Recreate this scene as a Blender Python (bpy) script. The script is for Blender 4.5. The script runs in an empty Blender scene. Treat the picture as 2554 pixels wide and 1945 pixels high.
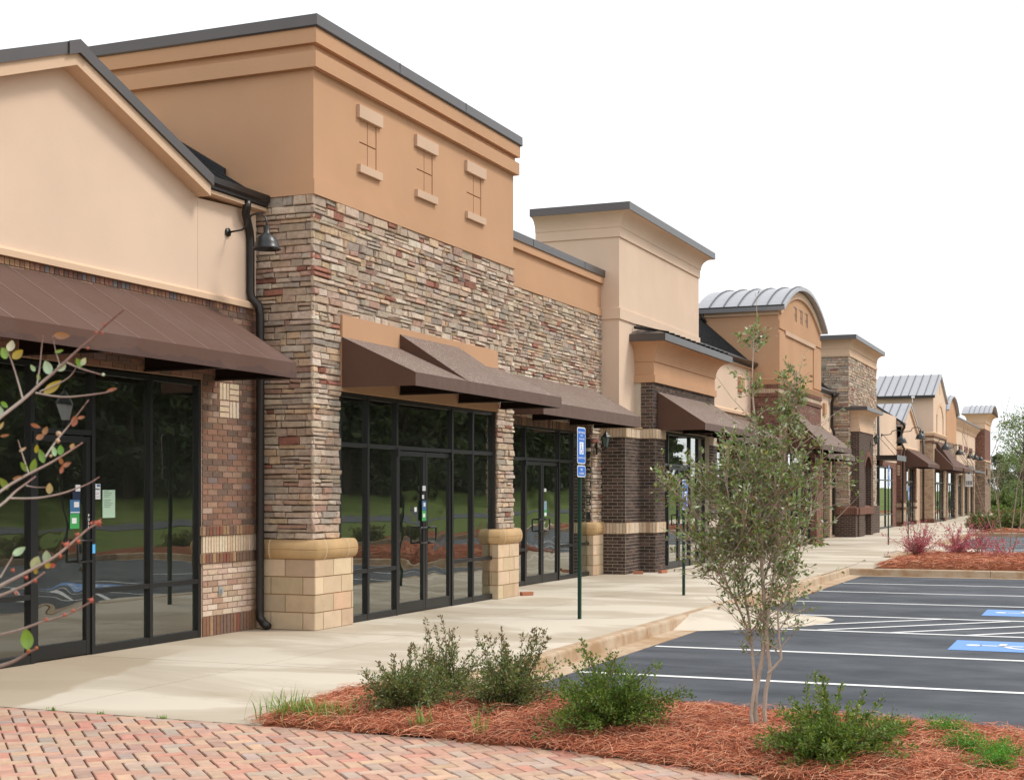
import bpy, math, random
import numpy as np
R = math.radians
C = bpy.context.scene.collection
S = bpy.context.scene

# ------------------------------------------------------------------ camera
cam_d = bpy.data.cameras.new("camera")
cam_d.sensor_width = 36.0
cam_d.lens = 50.745
cam_d.shift_y = 0.10082
cam_d.clip_start = 0.1
cam_d.clip_end = 2000
cam_d.dof.use_dof = True
cam_d.dof.focus_distance = 17.0
cam_d.dof.aperture_fstop = 15.0
cam = bpy.data.objects.new("camera", cam_d)
cam.location = (0, 0, 1.62)
cam.rotation_euler = (R(90), 0, R(22.498))
C.objects.link(cam)
S.camera = cam

# ------------------------------------------------------------------ world: overcast daylight
SUN_EL, SUN_AZ = 52.0, 62.0          # azimuth clockwise from +Y, the facade side
w = bpy.data.worlds.new("World")
S.world = w
w.use_nodes = True
nt = w.node_tree
nt.nodes.clear()
out = nt.nodes.new("ShaderNodeOutputWorld")
bg = nt.nodes.new("ShaderNodeBackground")
sky = nt.nodes.new("ShaderNodeTexSky")
sky.sky_type = 'NISHITA'
sky.sun_disc = False
sky.sun_elevation = R(SUN_EL)
sky.sun_rotation = R(SUN_AZ)
sky.dust_density = 4.0
hs = nt.nodes.new("ShaderNodeHueSaturation")
hs.inputs['Saturation'].default_value = 0.12
hs.inputs['Value'].default_value = 1.0
mx = nt.nodes.new("ShaderNodeMixRGB")
mx.inputs[0].default_value = 0.80      # thick even cloud over the blue
mx.inputs[2].default_value = (9.3, 9.6, 9.9, 1)
bg.inputs['Strength'].default_value = 0.105
nt.links.new(sky.outputs[0], hs.inputs['Color'])
nt.links.new(hs.outputs[0], mx.inputs[1])
nt.links.new(mx.outputs[0], bg.inputs['Color'])
nt.links.new(bg.outputs[0], out.inputs['Surface'])

sd = bpy.data.lights.new("sun", 'SUN')
sd.energy = 1.5
sd.angle = R(14)
sd.color = (1.0, 0.95, 0.87)
sun = bpy.data.objects.new("sun", sd)
sun.rotation_euler = (R(90 - SUN_EL), 0, R(180 - SUN_AZ))
C.objects.link(sun)

S.view_settings.view_transform = 'Standard'
S.view_settings.look = 'None'
S.view_settings.exposure = 0.55
S.view_settings.gamma = 1.0
S.render.engine = 'CYCLES'
S.cycles.max_bounces = 8
S.cycles.transparent_max_bounces = 12

# ------------------------------------------------------------------ materials
def N(nt, t, **kw):
    n = nt.nodes.new(t)
    for k, v in kw.items():
        setattr(n, k, v)
    return n

def base_mat(name, rough=0.8, spec=0.3, metal=0.0):
    m = bpy.data.materials.new(name)
    m.use_nodes = True
    nt = m.node_tree
    b = nt.nodes['Principled BSDF']
    b.inputs['Roughness'].default_value = rough
    b.inputs['Specular IOR Level'].default_value = spec
    b.inputs['Metallic'].default_value = metal
    return m, nt, b

def coords(nt, scale=(1, 1, 1)):
    g = N(nt, 'ShaderNodeNewGeometry')
    mp = N(nt, 'ShaderNodeMapping')
    mp.inputs['Scale'].default_value = scale
    nt.links.new(g.outputs['Position'], mp.inputs['Vector'])
    return mp.outputs[0]

def noise(nt, vec, scale, detail=4, rough=0.55, dist=0.0):
    n = N(nt, 'ShaderNodeTexNoise')
    n.inputs['Scale'].default_value = scale
    n.inputs['Detail'].default_value = detail
    n.inputs['Roughness'].default_value = rough
    n.inputs['Distortion'].default_value = dist
    nt.links.new(vec, n.inputs['Vector'])
    return n.outputs['Fac']

def ramp(nt, fac, stops):
    r = N(nt, 'ShaderNodeValToRGB')
    e = r.color_ramp.elements
    e[0].position, e[0].color = stops[0][0], (*stops[0][1], 1)
    e[1].position, e[1].color = stops[-1][0], (*stops[-1][1], 1)
    for p, c in stops[1:-1]:
        k = e.new(p)
        k.color = (*c, 1)
    nt.links.new(fac, r.inputs[0])
    return r.outputs[0]

def mix(nt, a, b, fac, mode='MIX'):
    m = N(nt, 'ShaderNodeMixRGB')
    m.blend_type = mode
    for i, v in ((1, a), (2, b), (0, fac)):
        if isinstance(v, (int, float)):
            m.inputs[i].default_value = v
        elif isinstance(v, tuple):
            m.inputs[i].default_value = (*v, 1) if len(v) == 3 else v
        else:
            nt.links.new(v, m.inputs[i])
    return m.outputs[0]

def bump(nt, b, h, strength=0.3, dist=0.01):
    n = N(nt, 'ShaderNodeBump')
    n.inputs['Strength'].default_value = strength
    n.inputs['Distance'].default_value = dist
    nt.links.new(h, n.inputs['Height'])
    nt.links.new(n.outputs[0], b.inputs['Normal'])
    return n

def sc(c, k):
    return tuple(min(1, x * k) for x in c)

def stucco(name, col):
    m, nt, b = base_mat(name, 0.92, 0.15)
    v = coords(nt)
    big = noise(nt, v, 0.7, 3)
    c = mix(nt, sc(col, 0.90), sc(col, 1.06), ramp(nt, big, [(0.35, (0, 0, 0)), (0.65, (1, 1, 1))]))
    vs = coords(nt, (1.0, 1.0, 0.35))
    st = noise(nt, vs, 1.5, 5, 0.6, 0.5)
    c = mix(nt, c, sc(col, 0.78), mix(nt, (0, 0, 0), (0.22, 0.22, 0.22), ramp(nt, st, [(0.55, (0, 0, 0)), (0.80, (1, 1, 1))])))
    fine = noise(nt, v, 160, 2)
    c = mix(nt, c, mix(nt, sc(col, 0.85), sc(col, 1.12), fine), 0.5)
    nt.links.new(c, b.inputs['Base Color'])
    bump(nt, b, mix(nt, noise(nt, v, 150, 3), noise(nt, v, 14, 4, 0.6), 0.35), 0.55, 0.006)
    return m

def attr_mat(name, rough=0.85, spec=0.2, bs=60, bstr=0.5, bd=0.006, mott=0.45, ms=14):
    """colour per piece from the mesh's own colour attribute, mottled by noise"""
    m, nt, b = base_mat(name, rough, spec)
    a = N(nt, 'ShaderNodeAttribute')
    a.attribute_name = 'Col'
    v = coords(nt)
    n = noise(nt, v, ms, 5, 0.65)
    k = ramp(nt, n, [(0.25, (0.55, 0.53, 0.52)), (0.5, (0.95, 0.95, 0.95)), (0.75, (1.3, 1.28, 1.24))])
    c = mix(nt, a.outputs['Color'], mix(nt, a.outputs['Color'], k, 1.0, 'MULTIPLY'), mott)
    nt.links.new(c, b.inputs['Base Color'])
    if bstr:
        bump(nt, b, noise(nt, v, bs, 5, 0.7), bstr, bd)
    return m

def plain(name, col, rough=0.5, spec=0.4, metal=0.0, var=0.12, vs=6, bs=0):
    m, nt, b = base_mat(name, rough, spec, metal)
    v = coords(nt)
    n = noise(nt, v, vs, 5)
    c = mix(nt, sc(col, 1 - var), sc(col, 1 + var), n)
    nt.links.new(c, b.inputs['Base Color'])
    if bs:
        bump(nt, b, noise(nt, v, bs, 3), 0.25, 0.003)
    return m

def brickwork(name, cols, mortar, bw=0.2, bh=0.0685, soldier=False, ms=0.009, speck=None):
    """brick pattern on axis-aligned walls: u runs along the wall, v is height"""
    m, nt, b = base_mat(name, 0.9, 0.15)
    g = N(nt, 'ShaderNodeNewGeometry')
    s = N(nt, 'ShaderNodeSeparateXYZ')
    nt.links.new(g.outputs['Position'], s.inputs[0])
    ad = N(nt, 'ShaderNodeMath', operation='ADD')
    nt.links.new(s.outputs[0], ad.inputs[0])
    nt.links.new(s.outputs[1], ad.inputs[1])
    cb = N(nt, 'ShaderNodeCombineXYZ')
    if soldier:
        nt.links.new(s.outputs[2], cb.inputs[0]); nt.links.new(ad.outputs[0], cb.inputs[1])
    else:
        nt.links.new(ad.outputs[0], cb.inputs[0]); nt.links.new(s.outputs[2], cb.inputs[1])
    t = N(nt, 'ShaderNodeTexBrick')
    t.inputs['Scale'].default_value = 1.0
    t.inputs['Brick Width'].default_value = bw
    t.inputs['Row Height'].default_value = bh
    t.inputs['Mortar Size'].default_value = ms / 2
    t.inputs['Mortar Smooth'].default_value = 0.15
    t.offset = 0.0 if soldier else 0.5
    t.inputs['Color1'].default_value = (0, 0, 0, 1)
    t.inputs['Color2'].default_value = (1, 1, 1, 1)
    t.inputs['Mortar'].default_value = (0.5, 0.5, 0.5, 1)
    nt.links.new(cb.outputs[0], t.inputs['Vector'])
    n = len(cols)
    st = [(i / max(1, n - 1), c) for i, c in enumerate(cols)]
    c = ramp(nt, t.outputs['Color'], st)
    v = coords(nt)
    nn = noise(nt, v, 30, 4)
    c = mix(nt, c, mix(nt, c, (0.6, 0.58, 0.56), 1.0, 'MULTIPLY'), ramp(nt, nn, [(0.4, (0, 0, 0)), (0.75, (1, 1, 1))]))
    if speck:
        sp = noise(nt, v, 9, 2)
        c = mix(nt, c, speck, ramp(nt, sp, [(0.64, (0, 0, 0)), (0.68, (1, 1, 1))]))
    c = mix(nt, c, mortar, t.outputs['Fac'])
    nt.links.new(c, b.inputs['Base Color'])
    inv = N(nt, 'ShaderNodeMath', operation='SUBTRACT')
    inv.inputs[0].default_value = 1.0
    nt.links.new(t.outputs['Fac'], inv.inputs[1])
    bump(nt, b, inv.outputs[0], 0.7, 0.008)
    return m

OCHRE = (0.535, 0.312, 0.184)
CREAM = (0.70, 0.525, 0.398)
LINTEL = (0.60, 0.42, 0.30)
M = {}
M['ochre'] = stucco('ochre_stucco', OCHRE)
M['cream'] = stucco('cream_stucco', CREAM)
M['creamband'] = stucco('warm_cream_stucco', (0.66, 0.465, 0.32))
M['lintel'] = stucco('lintel_stucco', LINTEL)
M['stone'] = attr_mat('stacked_stone', 0.9, 0.15, 45, 0.8, 0.012, 0.75, 16)
M['brick'] = attr_mat('clay_brick', 0.9, 0.15, 70, 0.5, 0.004, 0.55, 35)
M['block'] = attr_mat('cast_stone_block', 0.85, 0.2, 90, 0.25, 0.003, 0.3, 5)
M['mortar'] = plain('stone_joint', (0.10, 0.078, 0.06), 0.95, 0.1, var=0.3, vs=20, bs=80)
M['mortar_tan'] = plain('brick_mortar', (0.42, 0.29, 0.215), 0.95, 0.1, var=0.2, vs=20, bs=80)
M['mortar_grey'] = plain('grey_mortar', (0.50, 0.43, 0.35), 0.95, 0.1, var=0.2, vs=20, bs=80)
M['mortar_ochre'] = plain('ochre_mortar', (0.38, 0.22, 0.09), 0.95, 0.1, var=0.2, vs=20, bs=80)
M['capstone'] = plain('cast_stone_cap', (0.50, 0.325, 0.16), 0.7, 0.3, var=0.22, vs=5, bs=120)
M['capjoint'] = plain('cap_joint', (0.75, 0.62, 0.45), 0.8, 0.2)
M['coping'] = plain('coping_metal', (0.098, 0.088, 0.085), 0.33, 0.6, 0.5, var=0.1, vs=3)
M['roofdark'] = plain('dark_roof_metal', (0.022, 0.022, 0.024), 0.45, 0.5, 0.2)
M['roofgrey'] = plain('grey_roof_metal', (0.37, 0.37, 0.39), 0.36, 0.5, 0.4, var=0.08)
M['seam'] = plain('roof_seam_metal', (0.10, 0.10, 0.11), 0.4, 0.5, 0.4)
M['gutter'] = plain('gutter_metal', (0.028, 0.023, 0.021), 0.32, 0.5, 0.3)
M['frame'] = plain('bronze_aluminium', (0.021, 0.022, 0.023), 0.35, 0.5, 0.3, var=0.15, vs=3)
M['black'] = plain('black_paint', (0.014, 0.014, 0.015), 0.35, 0.5)
M['sign_back'] = plain('sign_back_metal', (0.05, 0.055, 0.055), 0.4, 0.5, 0.5)
M['clay'] = plain('loose_clay_brick', (0.42, 0.17, 0.10), 0.9, 0.2)
M['lampglass'] = plain('frosted_lamp_glass', (0.13, 0.17, 0.155), 0.2, 0.6)
M['interior'] = plain('interior_wall', (0.52, 0.52, 0.46), 0.9, 0.2)
M['interior_post'] = plain('interior_board', (0.50, 0.62, 0.54), 0.9, 0.2)
M['intfloor'] = plain('interior_floor', (0.50, 0.48, 0.43), 0.8, 0.2)
M['wood'] = plain('shutter_wood', (0.11, 0.05, 0.03), 0.7, 0.3)
M['white'] = plain('white_card', (0.80, 0.80, 0.80), 0.6, 0.3, var=0.03)
M['paper_green'] = plain('pale_green_paper', (0.45, 0.62, 0.47), 0.8, 0.2, var=0.05)
M['ink'] = plain('printed_ink', (0.12, 0.13, 0.14), 0.8, 0.2)
M['sticker_blue'] = plain('sticker_blue', (0.06, 0.17, 0.33), 0.5, 0.3)
M['sticker_pale'] = plain('sticker_grey_blue', (0.25, 0.38, 0.48), 0.5, 0.3)
M['sticker_green'] = plain('sticker_green', (0.06, 0.36, 0.10), 0.5, 0.3)
M['sticker_navy'] = plain('sticker_navy', (0.02, 0.03, 0.07), 0.5, 0.3)
M['tag_blue'] = plain('tag_blue', (0.10, 0.42, 0.80), 0.5, 0.3)
M['sign_blue'] = plain('sign_blue', (0.005, 0.14, 0.62), 0.35, 0.5, var=0.04)
M['sign_white'] = plain('sign_white', (0.85, 0.87, 0.88), 0.35, 0.5, var=0.02)
M['post_green'] = plain('post_green', (0.008, 0.045, 0.028), 0.3, 0.5)
M['steel'] = plain('steel', (0.35, 0.35, 0.34), 0.35, 0.5, 0.8)
M['outlet'] = plain('outlet_plate', (0.42, 0.44, 0.44), 0.35, 0.5, 0.3)
M['straw'] = attr_mat('pine_needles', 0.75, 0.25, 60, 0, 0, 0.3, 5)
M['leaf'] = None
M['kerb'] = None

def awning_mat():
    m, nt, b = base_mat('awning_canvas', 0.85, 0.25)
    v = coords(nt)
    col = (0.100, 0.050, 0.033)
    c = mix(nt, sc(col, 0.9), sc(col, 1.1), noise(nt, v, 3, 4))
    vo = N(nt, 'ShaderNodeTexVoronoi')
    vo.inputs['Scale'].default_value = 42
    nt.links.new(v, vo.inputs['Vector'])
    big = noise(nt, v, 0.9, 2)
    g = N(nt, 'ShaderNodeNewGeometry')
    s = N(nt, 'ShaderNodeSeparateXYZ')
    nt.links.new(g.outputs['Normal'], s.inputs[0])
    up = ramp(nt, s.outputs[2], [(0.3, (0, 0, 0)), (0.6, (1, 1, 1))])
    sp = ramp(nt, vo.outputs['Distance'], [(0.20, (1, 1, 1)), (0.36, (0, 0, 0))])
    sp = mix(nt, sp, ramp(nt, noise(nt, v, 14, 3), [(0.36, (0, 0, 0)), (0.56, (1, 1, 1))]), 1.0, 'MULTIPLY')
    sp = mix(nt, sp, up, 1.0, 'MULTIPLY')
    c = mix(nt, c, (0.30, 0.225, 0.18), mix(nt, (0, 0, 0), (0.30, 0.30, 0.30), up))
    c = mix(nt, c, (0.60, 0.52, 0.46), mix(nt, sp, ramp(nt, big, [(0.25, (0.4, 0.4, 0.4)), (0.6, (1, 1, 1))]), 1.0, 'MULTIPLY'))
    nt.links.new(c, b.inputs['Base Color'])
    b.inputs['Sheen Weight'].default_value = 0.15
    bump(nt, b, mix(nt, noise(nt, v, 300, 2), noise(nt, v, 2.2, 2), 0.93), 0.6, 0.05)
    return m
M['awning_speck'] = awning_mat()

def awning_plain():
    m, nt, b = base_mat('awning_canvas_clean', 0.8, 0.3)
    v = coords(nt)
    col = (0.108, 0.056, 0.040)
    c = mix(nt, sc(col, 0.93), sc(col, 1.07), noise(nt, v, 2, 4))
    # dried water marks along the lower hem
    g = N(nt, 'ShaderNodeNewGeometry')
    s = N(nt, 'ShaderNodeSeparateXYZ')
    nt.links.new(g.outputs['Position'], s.inputs[0])
    wob = N(nt, 'ShaderNodeMath', operation='MULTIPLY_ADD')
    nt.links.new(noise(nt, coords(nt, (0, 1, 0)), 2.4, 3, 0.5), wob.inputs[0])
    wob.inputs[1].default_value = -0.34
    nt.links.new(s.outputs[2], wob.inputs[2])
    st = ramp(nt, wob.outputs[0], [(0.0, (1, 1, 1)), (1.0, (0, 0, 0))])
    cr = N(nt, 'ShaderNodeMath', operation='LESS_THAN')
    nt.links.new(wob.outputs[0], cr.inputs[0])
    cr.inputs[1].default_value = 2.785
    mm = N(nt, 'ShaderNodeMath', operation='MULTIPLY')
    nt.links.new(cr.outputs[0], mm.inputs[0]); mm.inputs[1].default_value = 0.42
    c = mix(nt, c, (0.05, 0.035, 0.034), mm.outputs[0])
    c = mix(nt, c, (0.15, 0.095, 0.08), ramp(nt, noise(nt, v, 1.1, 5, 0.6), [(0.48, (0, 0, 0)), (0.72, (0.45, 0.45, 0.45))]))
    nt.links.new(c, b.inputs['Base Color'])
    bump(nt, b, mix(nt, noise(nt, v, 300, 2), noise(nt, v, 2.0, 2), 0.93), 0.6, 0.05)
    return m
M['awning'] = awning_plain()
M['awnseam'] = plain('awning_seam', (0.24, 0.16, 0.14), 0.7, 0.3)
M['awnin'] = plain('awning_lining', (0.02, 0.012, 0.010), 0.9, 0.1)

def concrete():
    m, nt, b = base_mat('sidewalk_concrete', 0.85, 0.25)
    col = (0.61, 0.54, 0.44)
    v = coords(nt)
    c = mix(nt, sc(col, 0.93), sc(col, 1.05), noise(nt, v, 1.2, 5))
    # long soft rain stains lying across the walk
    vs = coords(nt, (0.55, 1.0, 1))
    n1 = noise(nt, vs, 0.75, 6, 0.55, 0.6)
    c = mix(nt, c, (0.37, 0.30, 0.215), ramp(nt, n1, [(0.44, (0, 0, 0)), (0.50, (0.55, 0.55, 0.55)), (0.64, (0.95, 0.95, 0.95))]))
    # damp near the building, rusty at the thresholds
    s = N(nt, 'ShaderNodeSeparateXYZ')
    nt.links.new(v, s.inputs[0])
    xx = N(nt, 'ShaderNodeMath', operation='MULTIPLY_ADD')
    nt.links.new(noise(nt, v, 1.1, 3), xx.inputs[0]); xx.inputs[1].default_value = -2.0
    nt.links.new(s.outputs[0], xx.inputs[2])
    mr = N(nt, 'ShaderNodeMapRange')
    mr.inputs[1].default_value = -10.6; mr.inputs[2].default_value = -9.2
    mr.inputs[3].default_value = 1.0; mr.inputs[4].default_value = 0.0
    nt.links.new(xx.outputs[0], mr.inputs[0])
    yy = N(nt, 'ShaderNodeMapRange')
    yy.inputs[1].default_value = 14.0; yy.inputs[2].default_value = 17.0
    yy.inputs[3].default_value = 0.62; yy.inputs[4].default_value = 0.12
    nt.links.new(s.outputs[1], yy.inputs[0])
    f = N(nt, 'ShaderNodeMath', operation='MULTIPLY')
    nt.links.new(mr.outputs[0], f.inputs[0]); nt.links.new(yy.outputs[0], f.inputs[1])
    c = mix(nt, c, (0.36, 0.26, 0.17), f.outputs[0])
    t1 = N(nt, 'ShaderNodeMath', operation='MULTIPLY_ADD')
    nt.links.new(s.outputs[1], t1.inputs[0]); t1.inputs[1].default_value = 0.31
    nt.links.new(s.outputs[0], t1.inputs[2])
    t2 = N(nt, 'ShaderNodeMath', operation='MULTIPLY_ADD')
    nt.links.new(noise(nt, v, 1.3, 4, 0.5), t2.inputs[0]); t2.inputs[1].default_value = 0.45
    nt.links.new(t1.outputs[0], t2.inputs[2])
    edge = N(nt, 'ShaderNodeMapRange')
    edge.inputs[1].default_value = -4.78; edge.inputs[2].default_value = -4.70
    edge.inputs[3].default_value = 1.0; edge.inputs[4].default_value = 0.0
    nt.links.new(t2.outputs[0], edge.inputs[0])
    yl = N(nt, 'ShaderNodeMapRange')
    yl.inputs[1].default_value = 11.6; yl.inputs[2].default_value = 12.9
    yl.inputs[3].default_value = 0.75; yl.inputs[4].default_value = 0.0
    nt.links.new(s.outputs[1], yl.inputs[0])
    f2 = N(nt, 'ShaderNodeMath', operation='MULTIPLY')
    nt.links.new(edge.outputs[0], f2.inputs[0]); nt.links.new(yl.outputs[0], f2.inputs[1])
    c = mix(nt, c, (0.34, 0.25, 0.16), f2.outputs[0])
    c = mix(nt, c, sc(col, 0.86), mix(nt, (0, 0, 0), (0.5, 0.5, 0.5), noise(nt, v, 90, 3)))
    # small dark specks
    vo = N(nt, 'ShaderNodeTexVoronoi'); vo.inputs['Scale'].default_value = 3.0
    nt.links.new(v, vo.inputs['Vector'])
    c = mix(nt, c, (0.12, 0.09, 0.06), ramp(nt, vo.outputs['Distance'], [(0.018, (0.7, 0.7, 0.7)), (0.03, (0, 0, 0))]))
    nt.links.new(c, b.inputs['Base Color'])
    bump(nt, b, noise(nt, v, 150, 3), 0.2, 0.002)
    return m
M['concrete'] = concrete()

def kerbm():
    m, nt, b = base_mat('kerb_concrete', 0.88, 0.2)
    v = coords(nt)
    col = (0.50, 0.39, 0.28)
    c = mix(nt, sc(col, 0.8), sc(col, 1.12), noise(nt, v, 2.2, 5))
    c = mix(nt, c, (0.34, 0.20, 0.10), ramp(nt, noise(nt, coords(nt, (1, 1, 1)), 2.6, 6, 0.65), [(0.40, (0, 0, 0)), (0.62, (0.8, 0.8, 0.8))]))
    nt.links.new(c, b.inputs['Base Color'])
    bump(nt, b, noise(nt, v, 60, 4), 0.35, 0.005)
    return m
M['kerb'] = kerbm()

def asphalt():
    m, nt, b = base_mat('asphalt', 0.80, 0.35)
    v = coords(nt)
    col = (0.040, 0.046, 0.056)
    c = mix(nt, sc(col, 0.8), sc(col, 1.25), noise(nt, v, 180, 3))
    vs = coords(nt, (0.35, 1, 1))
    c = mix(nt, c, (0.135, 0.145, 0.165), ramp(nt, noise(nt, vs, 0.8, 6, 0.6, 0.6), [(0.44, (0, 0, 0)), (0.74, (0.6, 0.6, 0.6))]))
    c = mix(nt, c, (0.022, 0.024, 0.030), ramp(nt, noise(nt, vs, 2.1, 4, 0.6), [(0.52, (0, 0, 0)), (0.75, (0.55, 0.55, 0.55))]))
    nt.links.new(c, b.inputs['Base Color'])
    vo = N(nt, 'ShaderNodeTexVoronoi'); vo.inputs['Scale'].default_value = 95
    nt.links.new(v, vo.inputs['Vector'])
    c = mix(nt, c, (0.20, 0.20, 0.20), ramp(nt, vo.outputs['Distance'], [(0.10, (0.75, 0.75, 0.75)), (0.26, (0, 0, 0))]))
    v2 = N(nt, 'ShaderNodeTexVoronoi'); v2.inputs['Scale'].default_value = 1.1
    nt.links.new(v, v2.inputs['Vector'])
    c = mix(nt, c, (0.014, 0.014, 0.016), ramp(nt, v2.outputs['Distance'], [(0.05, (0.7, 0.7, 0.7)), (0.11, (0, 0, 0))]))
    vt = coords(nt, (0.12, 2.6, 1))
    c = mix(nt, c, (0.16, 0.165, 0.175), ramp(nt, noise(nt, vt, 1.3, 5, 0.6, 0.3), [(0.55, (0, 0, 0)), (0.78, (0.5, 0.5, 0.5))]))
    rr = ramp(nt, noise(nt, v, 1.4, 4), [(0.3, (0.62, 0.62, 0.62)), (0.7, (0.9, 0.9, 0.9))])
    nt.links.new(rr, b.inputs['Roughness'])
    bump(nt, b, noise(nt, v, 130, 3, 0.7), 0.5, 0.006)
    return m
M['asphalt'] = asphalt()

def paint(name, col, worn=0.3):
    m, nt, b = base_mat(name, 0.6, 0.35)
    v = coords(nt)
    f = ramp(nt, noise(nt, v, 55, 5, 0.7), [(0.60, (0, 0, 0)), (0.74, (worn,) * 3)])
    c = mix(nt, mix(nt, sc(col, 0.88), col, noise(nt, v, 4, 4)), (0.08, 0.08, 0.085), f)
    nt.links.new(c, b.inputs['Base Color'])
    return m
M['paint_white'] = paint('road_paint_white', (0.78, 0.78, 0.77))
M['paint_blue'] = paint('road_paint_blue', (0.13, 0.30, 0.66), 0.5)

def soilm(name, a, bcol, s=6):
    m, nt, b = base_mat(name, 0.95, 0.1)
    v = coords(nt)
    n = noise(nt, v, s, 6, 0.7)
    c = ramp(nt, n, [(0.3, a), (0.7, bcol)])
    nt.links.new(c, b.inputs['Base Color'])
    bump(nt, b, noise(nt, v, s * 6, 4), 0.8, 0.02)
    return m
M['soil'] = soilm('reddish_soil', (0.14, 0.045, 0.02), (0.30, 0.11, 0.055), 16)
M['grassground'] = soilm('lawn', (0.075, 0.105, 0.022), (0.14, 0.18, 0.045), 0.5)
M['paver'] = attr_mat('clay_paver', 0.85, 0.25, 90, 0.45, 0.003, 0.45, 12)
M['pavebed'] = soilm('paver_bed', (0.055, 0.028, 0.018), (0.13, 0.07, 0.045), 14)
M['plaza'] = soilm('paver_sheet', (0.33, 0.18, 0.14), (0.45, 0.27, 0.2), 9)

def foliage(name, rough=0.5, trans=0.25, spec=0.4):
    m, nt, b = base_mat(name, rough, spec)
    a = N(nt, 'ShaderNodeAttribute'); a.attribute_name = 'Col'
    nt.links.new(a.outputs['Color'], b.inputs['Base Color'])
    if trans:
        tr = N(nt, 'ShaderNodeBsdfTranslucent')
        nt.links.new(mix(nt, a.outputs['Color'], (1.3, 1.35, 0.6), 1.0, 'MULTIPLY'), tr.inputs['Color'])
        ms = N(nt, 'ShaderNodeMixShader'); ms.inputs[0].default_value = trans
        o = nt.nodes['Material Output']
        nt.links.new(b.outputs[0], ms.inputs[1]); nt.links.new(tr.outputs[0], ms.inputs[2])
        nt.links.new(ms.outputs[0], o.inputs['Surface'])
    return m
M['leaf'] = foliage('leaf')
M['leafgloss'] = foliage('glossy_leaf', 0.3, 0.2, 0.6)
M['bark'] = attr_mat('bark', 0.9, 0.15, 120, 0.6, 0.003, 0.5, 40)

def glass(name, wav, scale):
    m = bpy.data.materials.new(name)
    m.use_nodes = True
    nt = m.node_tree
    nt.nodes.clear()
    o = N(nt, 'ShaderNodeOutputMaterial')
    tr = N(nt, 'ShaderNodeBsdfTransparent'); tr.inputs[0].default_value = (0.74, 0.80, 0.74, 1)
    gl = N(nt, 'ShaderNodeBsdfGlossy'); gl.inputs['Roughness'].default_value = 0.0
    gl.inputs['Color'].default_value = (0.86, 0.88, 0.84, 1)
    fr = N(nt, 'ShaderNodeFresnel'); fr.inputs['IOR'].default_value = 1.62
    mul = N(nt, 'ShaderNodeMath', operation='MULTIPLY_ADD')
    nt.links.new(fr.outputs[0], mul.inputs[0]); mul.inputs[1].default_value = 2.3; mul.inputs[2].default_value = 0.07
    v = coords(nt, (1, 1, 1.6))
    n = noise(nt, v, scale, 1, 0.4)
    bp = N(nt, 'ShaderNodeBump'); bp.inputs['Strength'].default_value = 1.0
    bp.inputs['Distance'].default_value = wav
    nt.links.new(n, bp.inputs['Height'])
    nt.links.new(bp.outputs[0], gl.inputs['Normal'])
    ms = N(nt, 'ShaderNodeMixShader')
    nt.links.new(mul.outputs[0], ms.inputs[0])
    nt.links.new(tr.outputs[0], ms.inputs[1]); nt.links.new(gl.outputs[0], ms.inputs[2])
    df = N(nt, 'ShaderNodeBsdfDiffuse')                     # dusty grey veil, added to the pane colour to brighten dark glass
    df.inputs['Color'].default_value = (0.50, 0.50, 0.42, 1)
    md = N(nt, 'ShaderNodeMixShader')
    du = ramp(nt, noise(nt, coords(nt, (1, 1, .35)), 3.0, 5, 0.6), [(0.3, (0.012,) * 3), (0.75, (0.030,) * 3)])
    nt.links.new(du, md.inputs[0])
    nt.links.new(ms.outputs[0], md.inputs[1]); nt.links.new(df.outputs[0], md.inputs[2])
    nt.links.new(md.outputs[0], o.inputs['Surface'])
    return m
M['glass'] = glass('tinted_window_glass', 0.0013, 1.3)
M['doorglass'] = glass('tinted_door_glass', 0.0050, 1.7)

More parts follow.
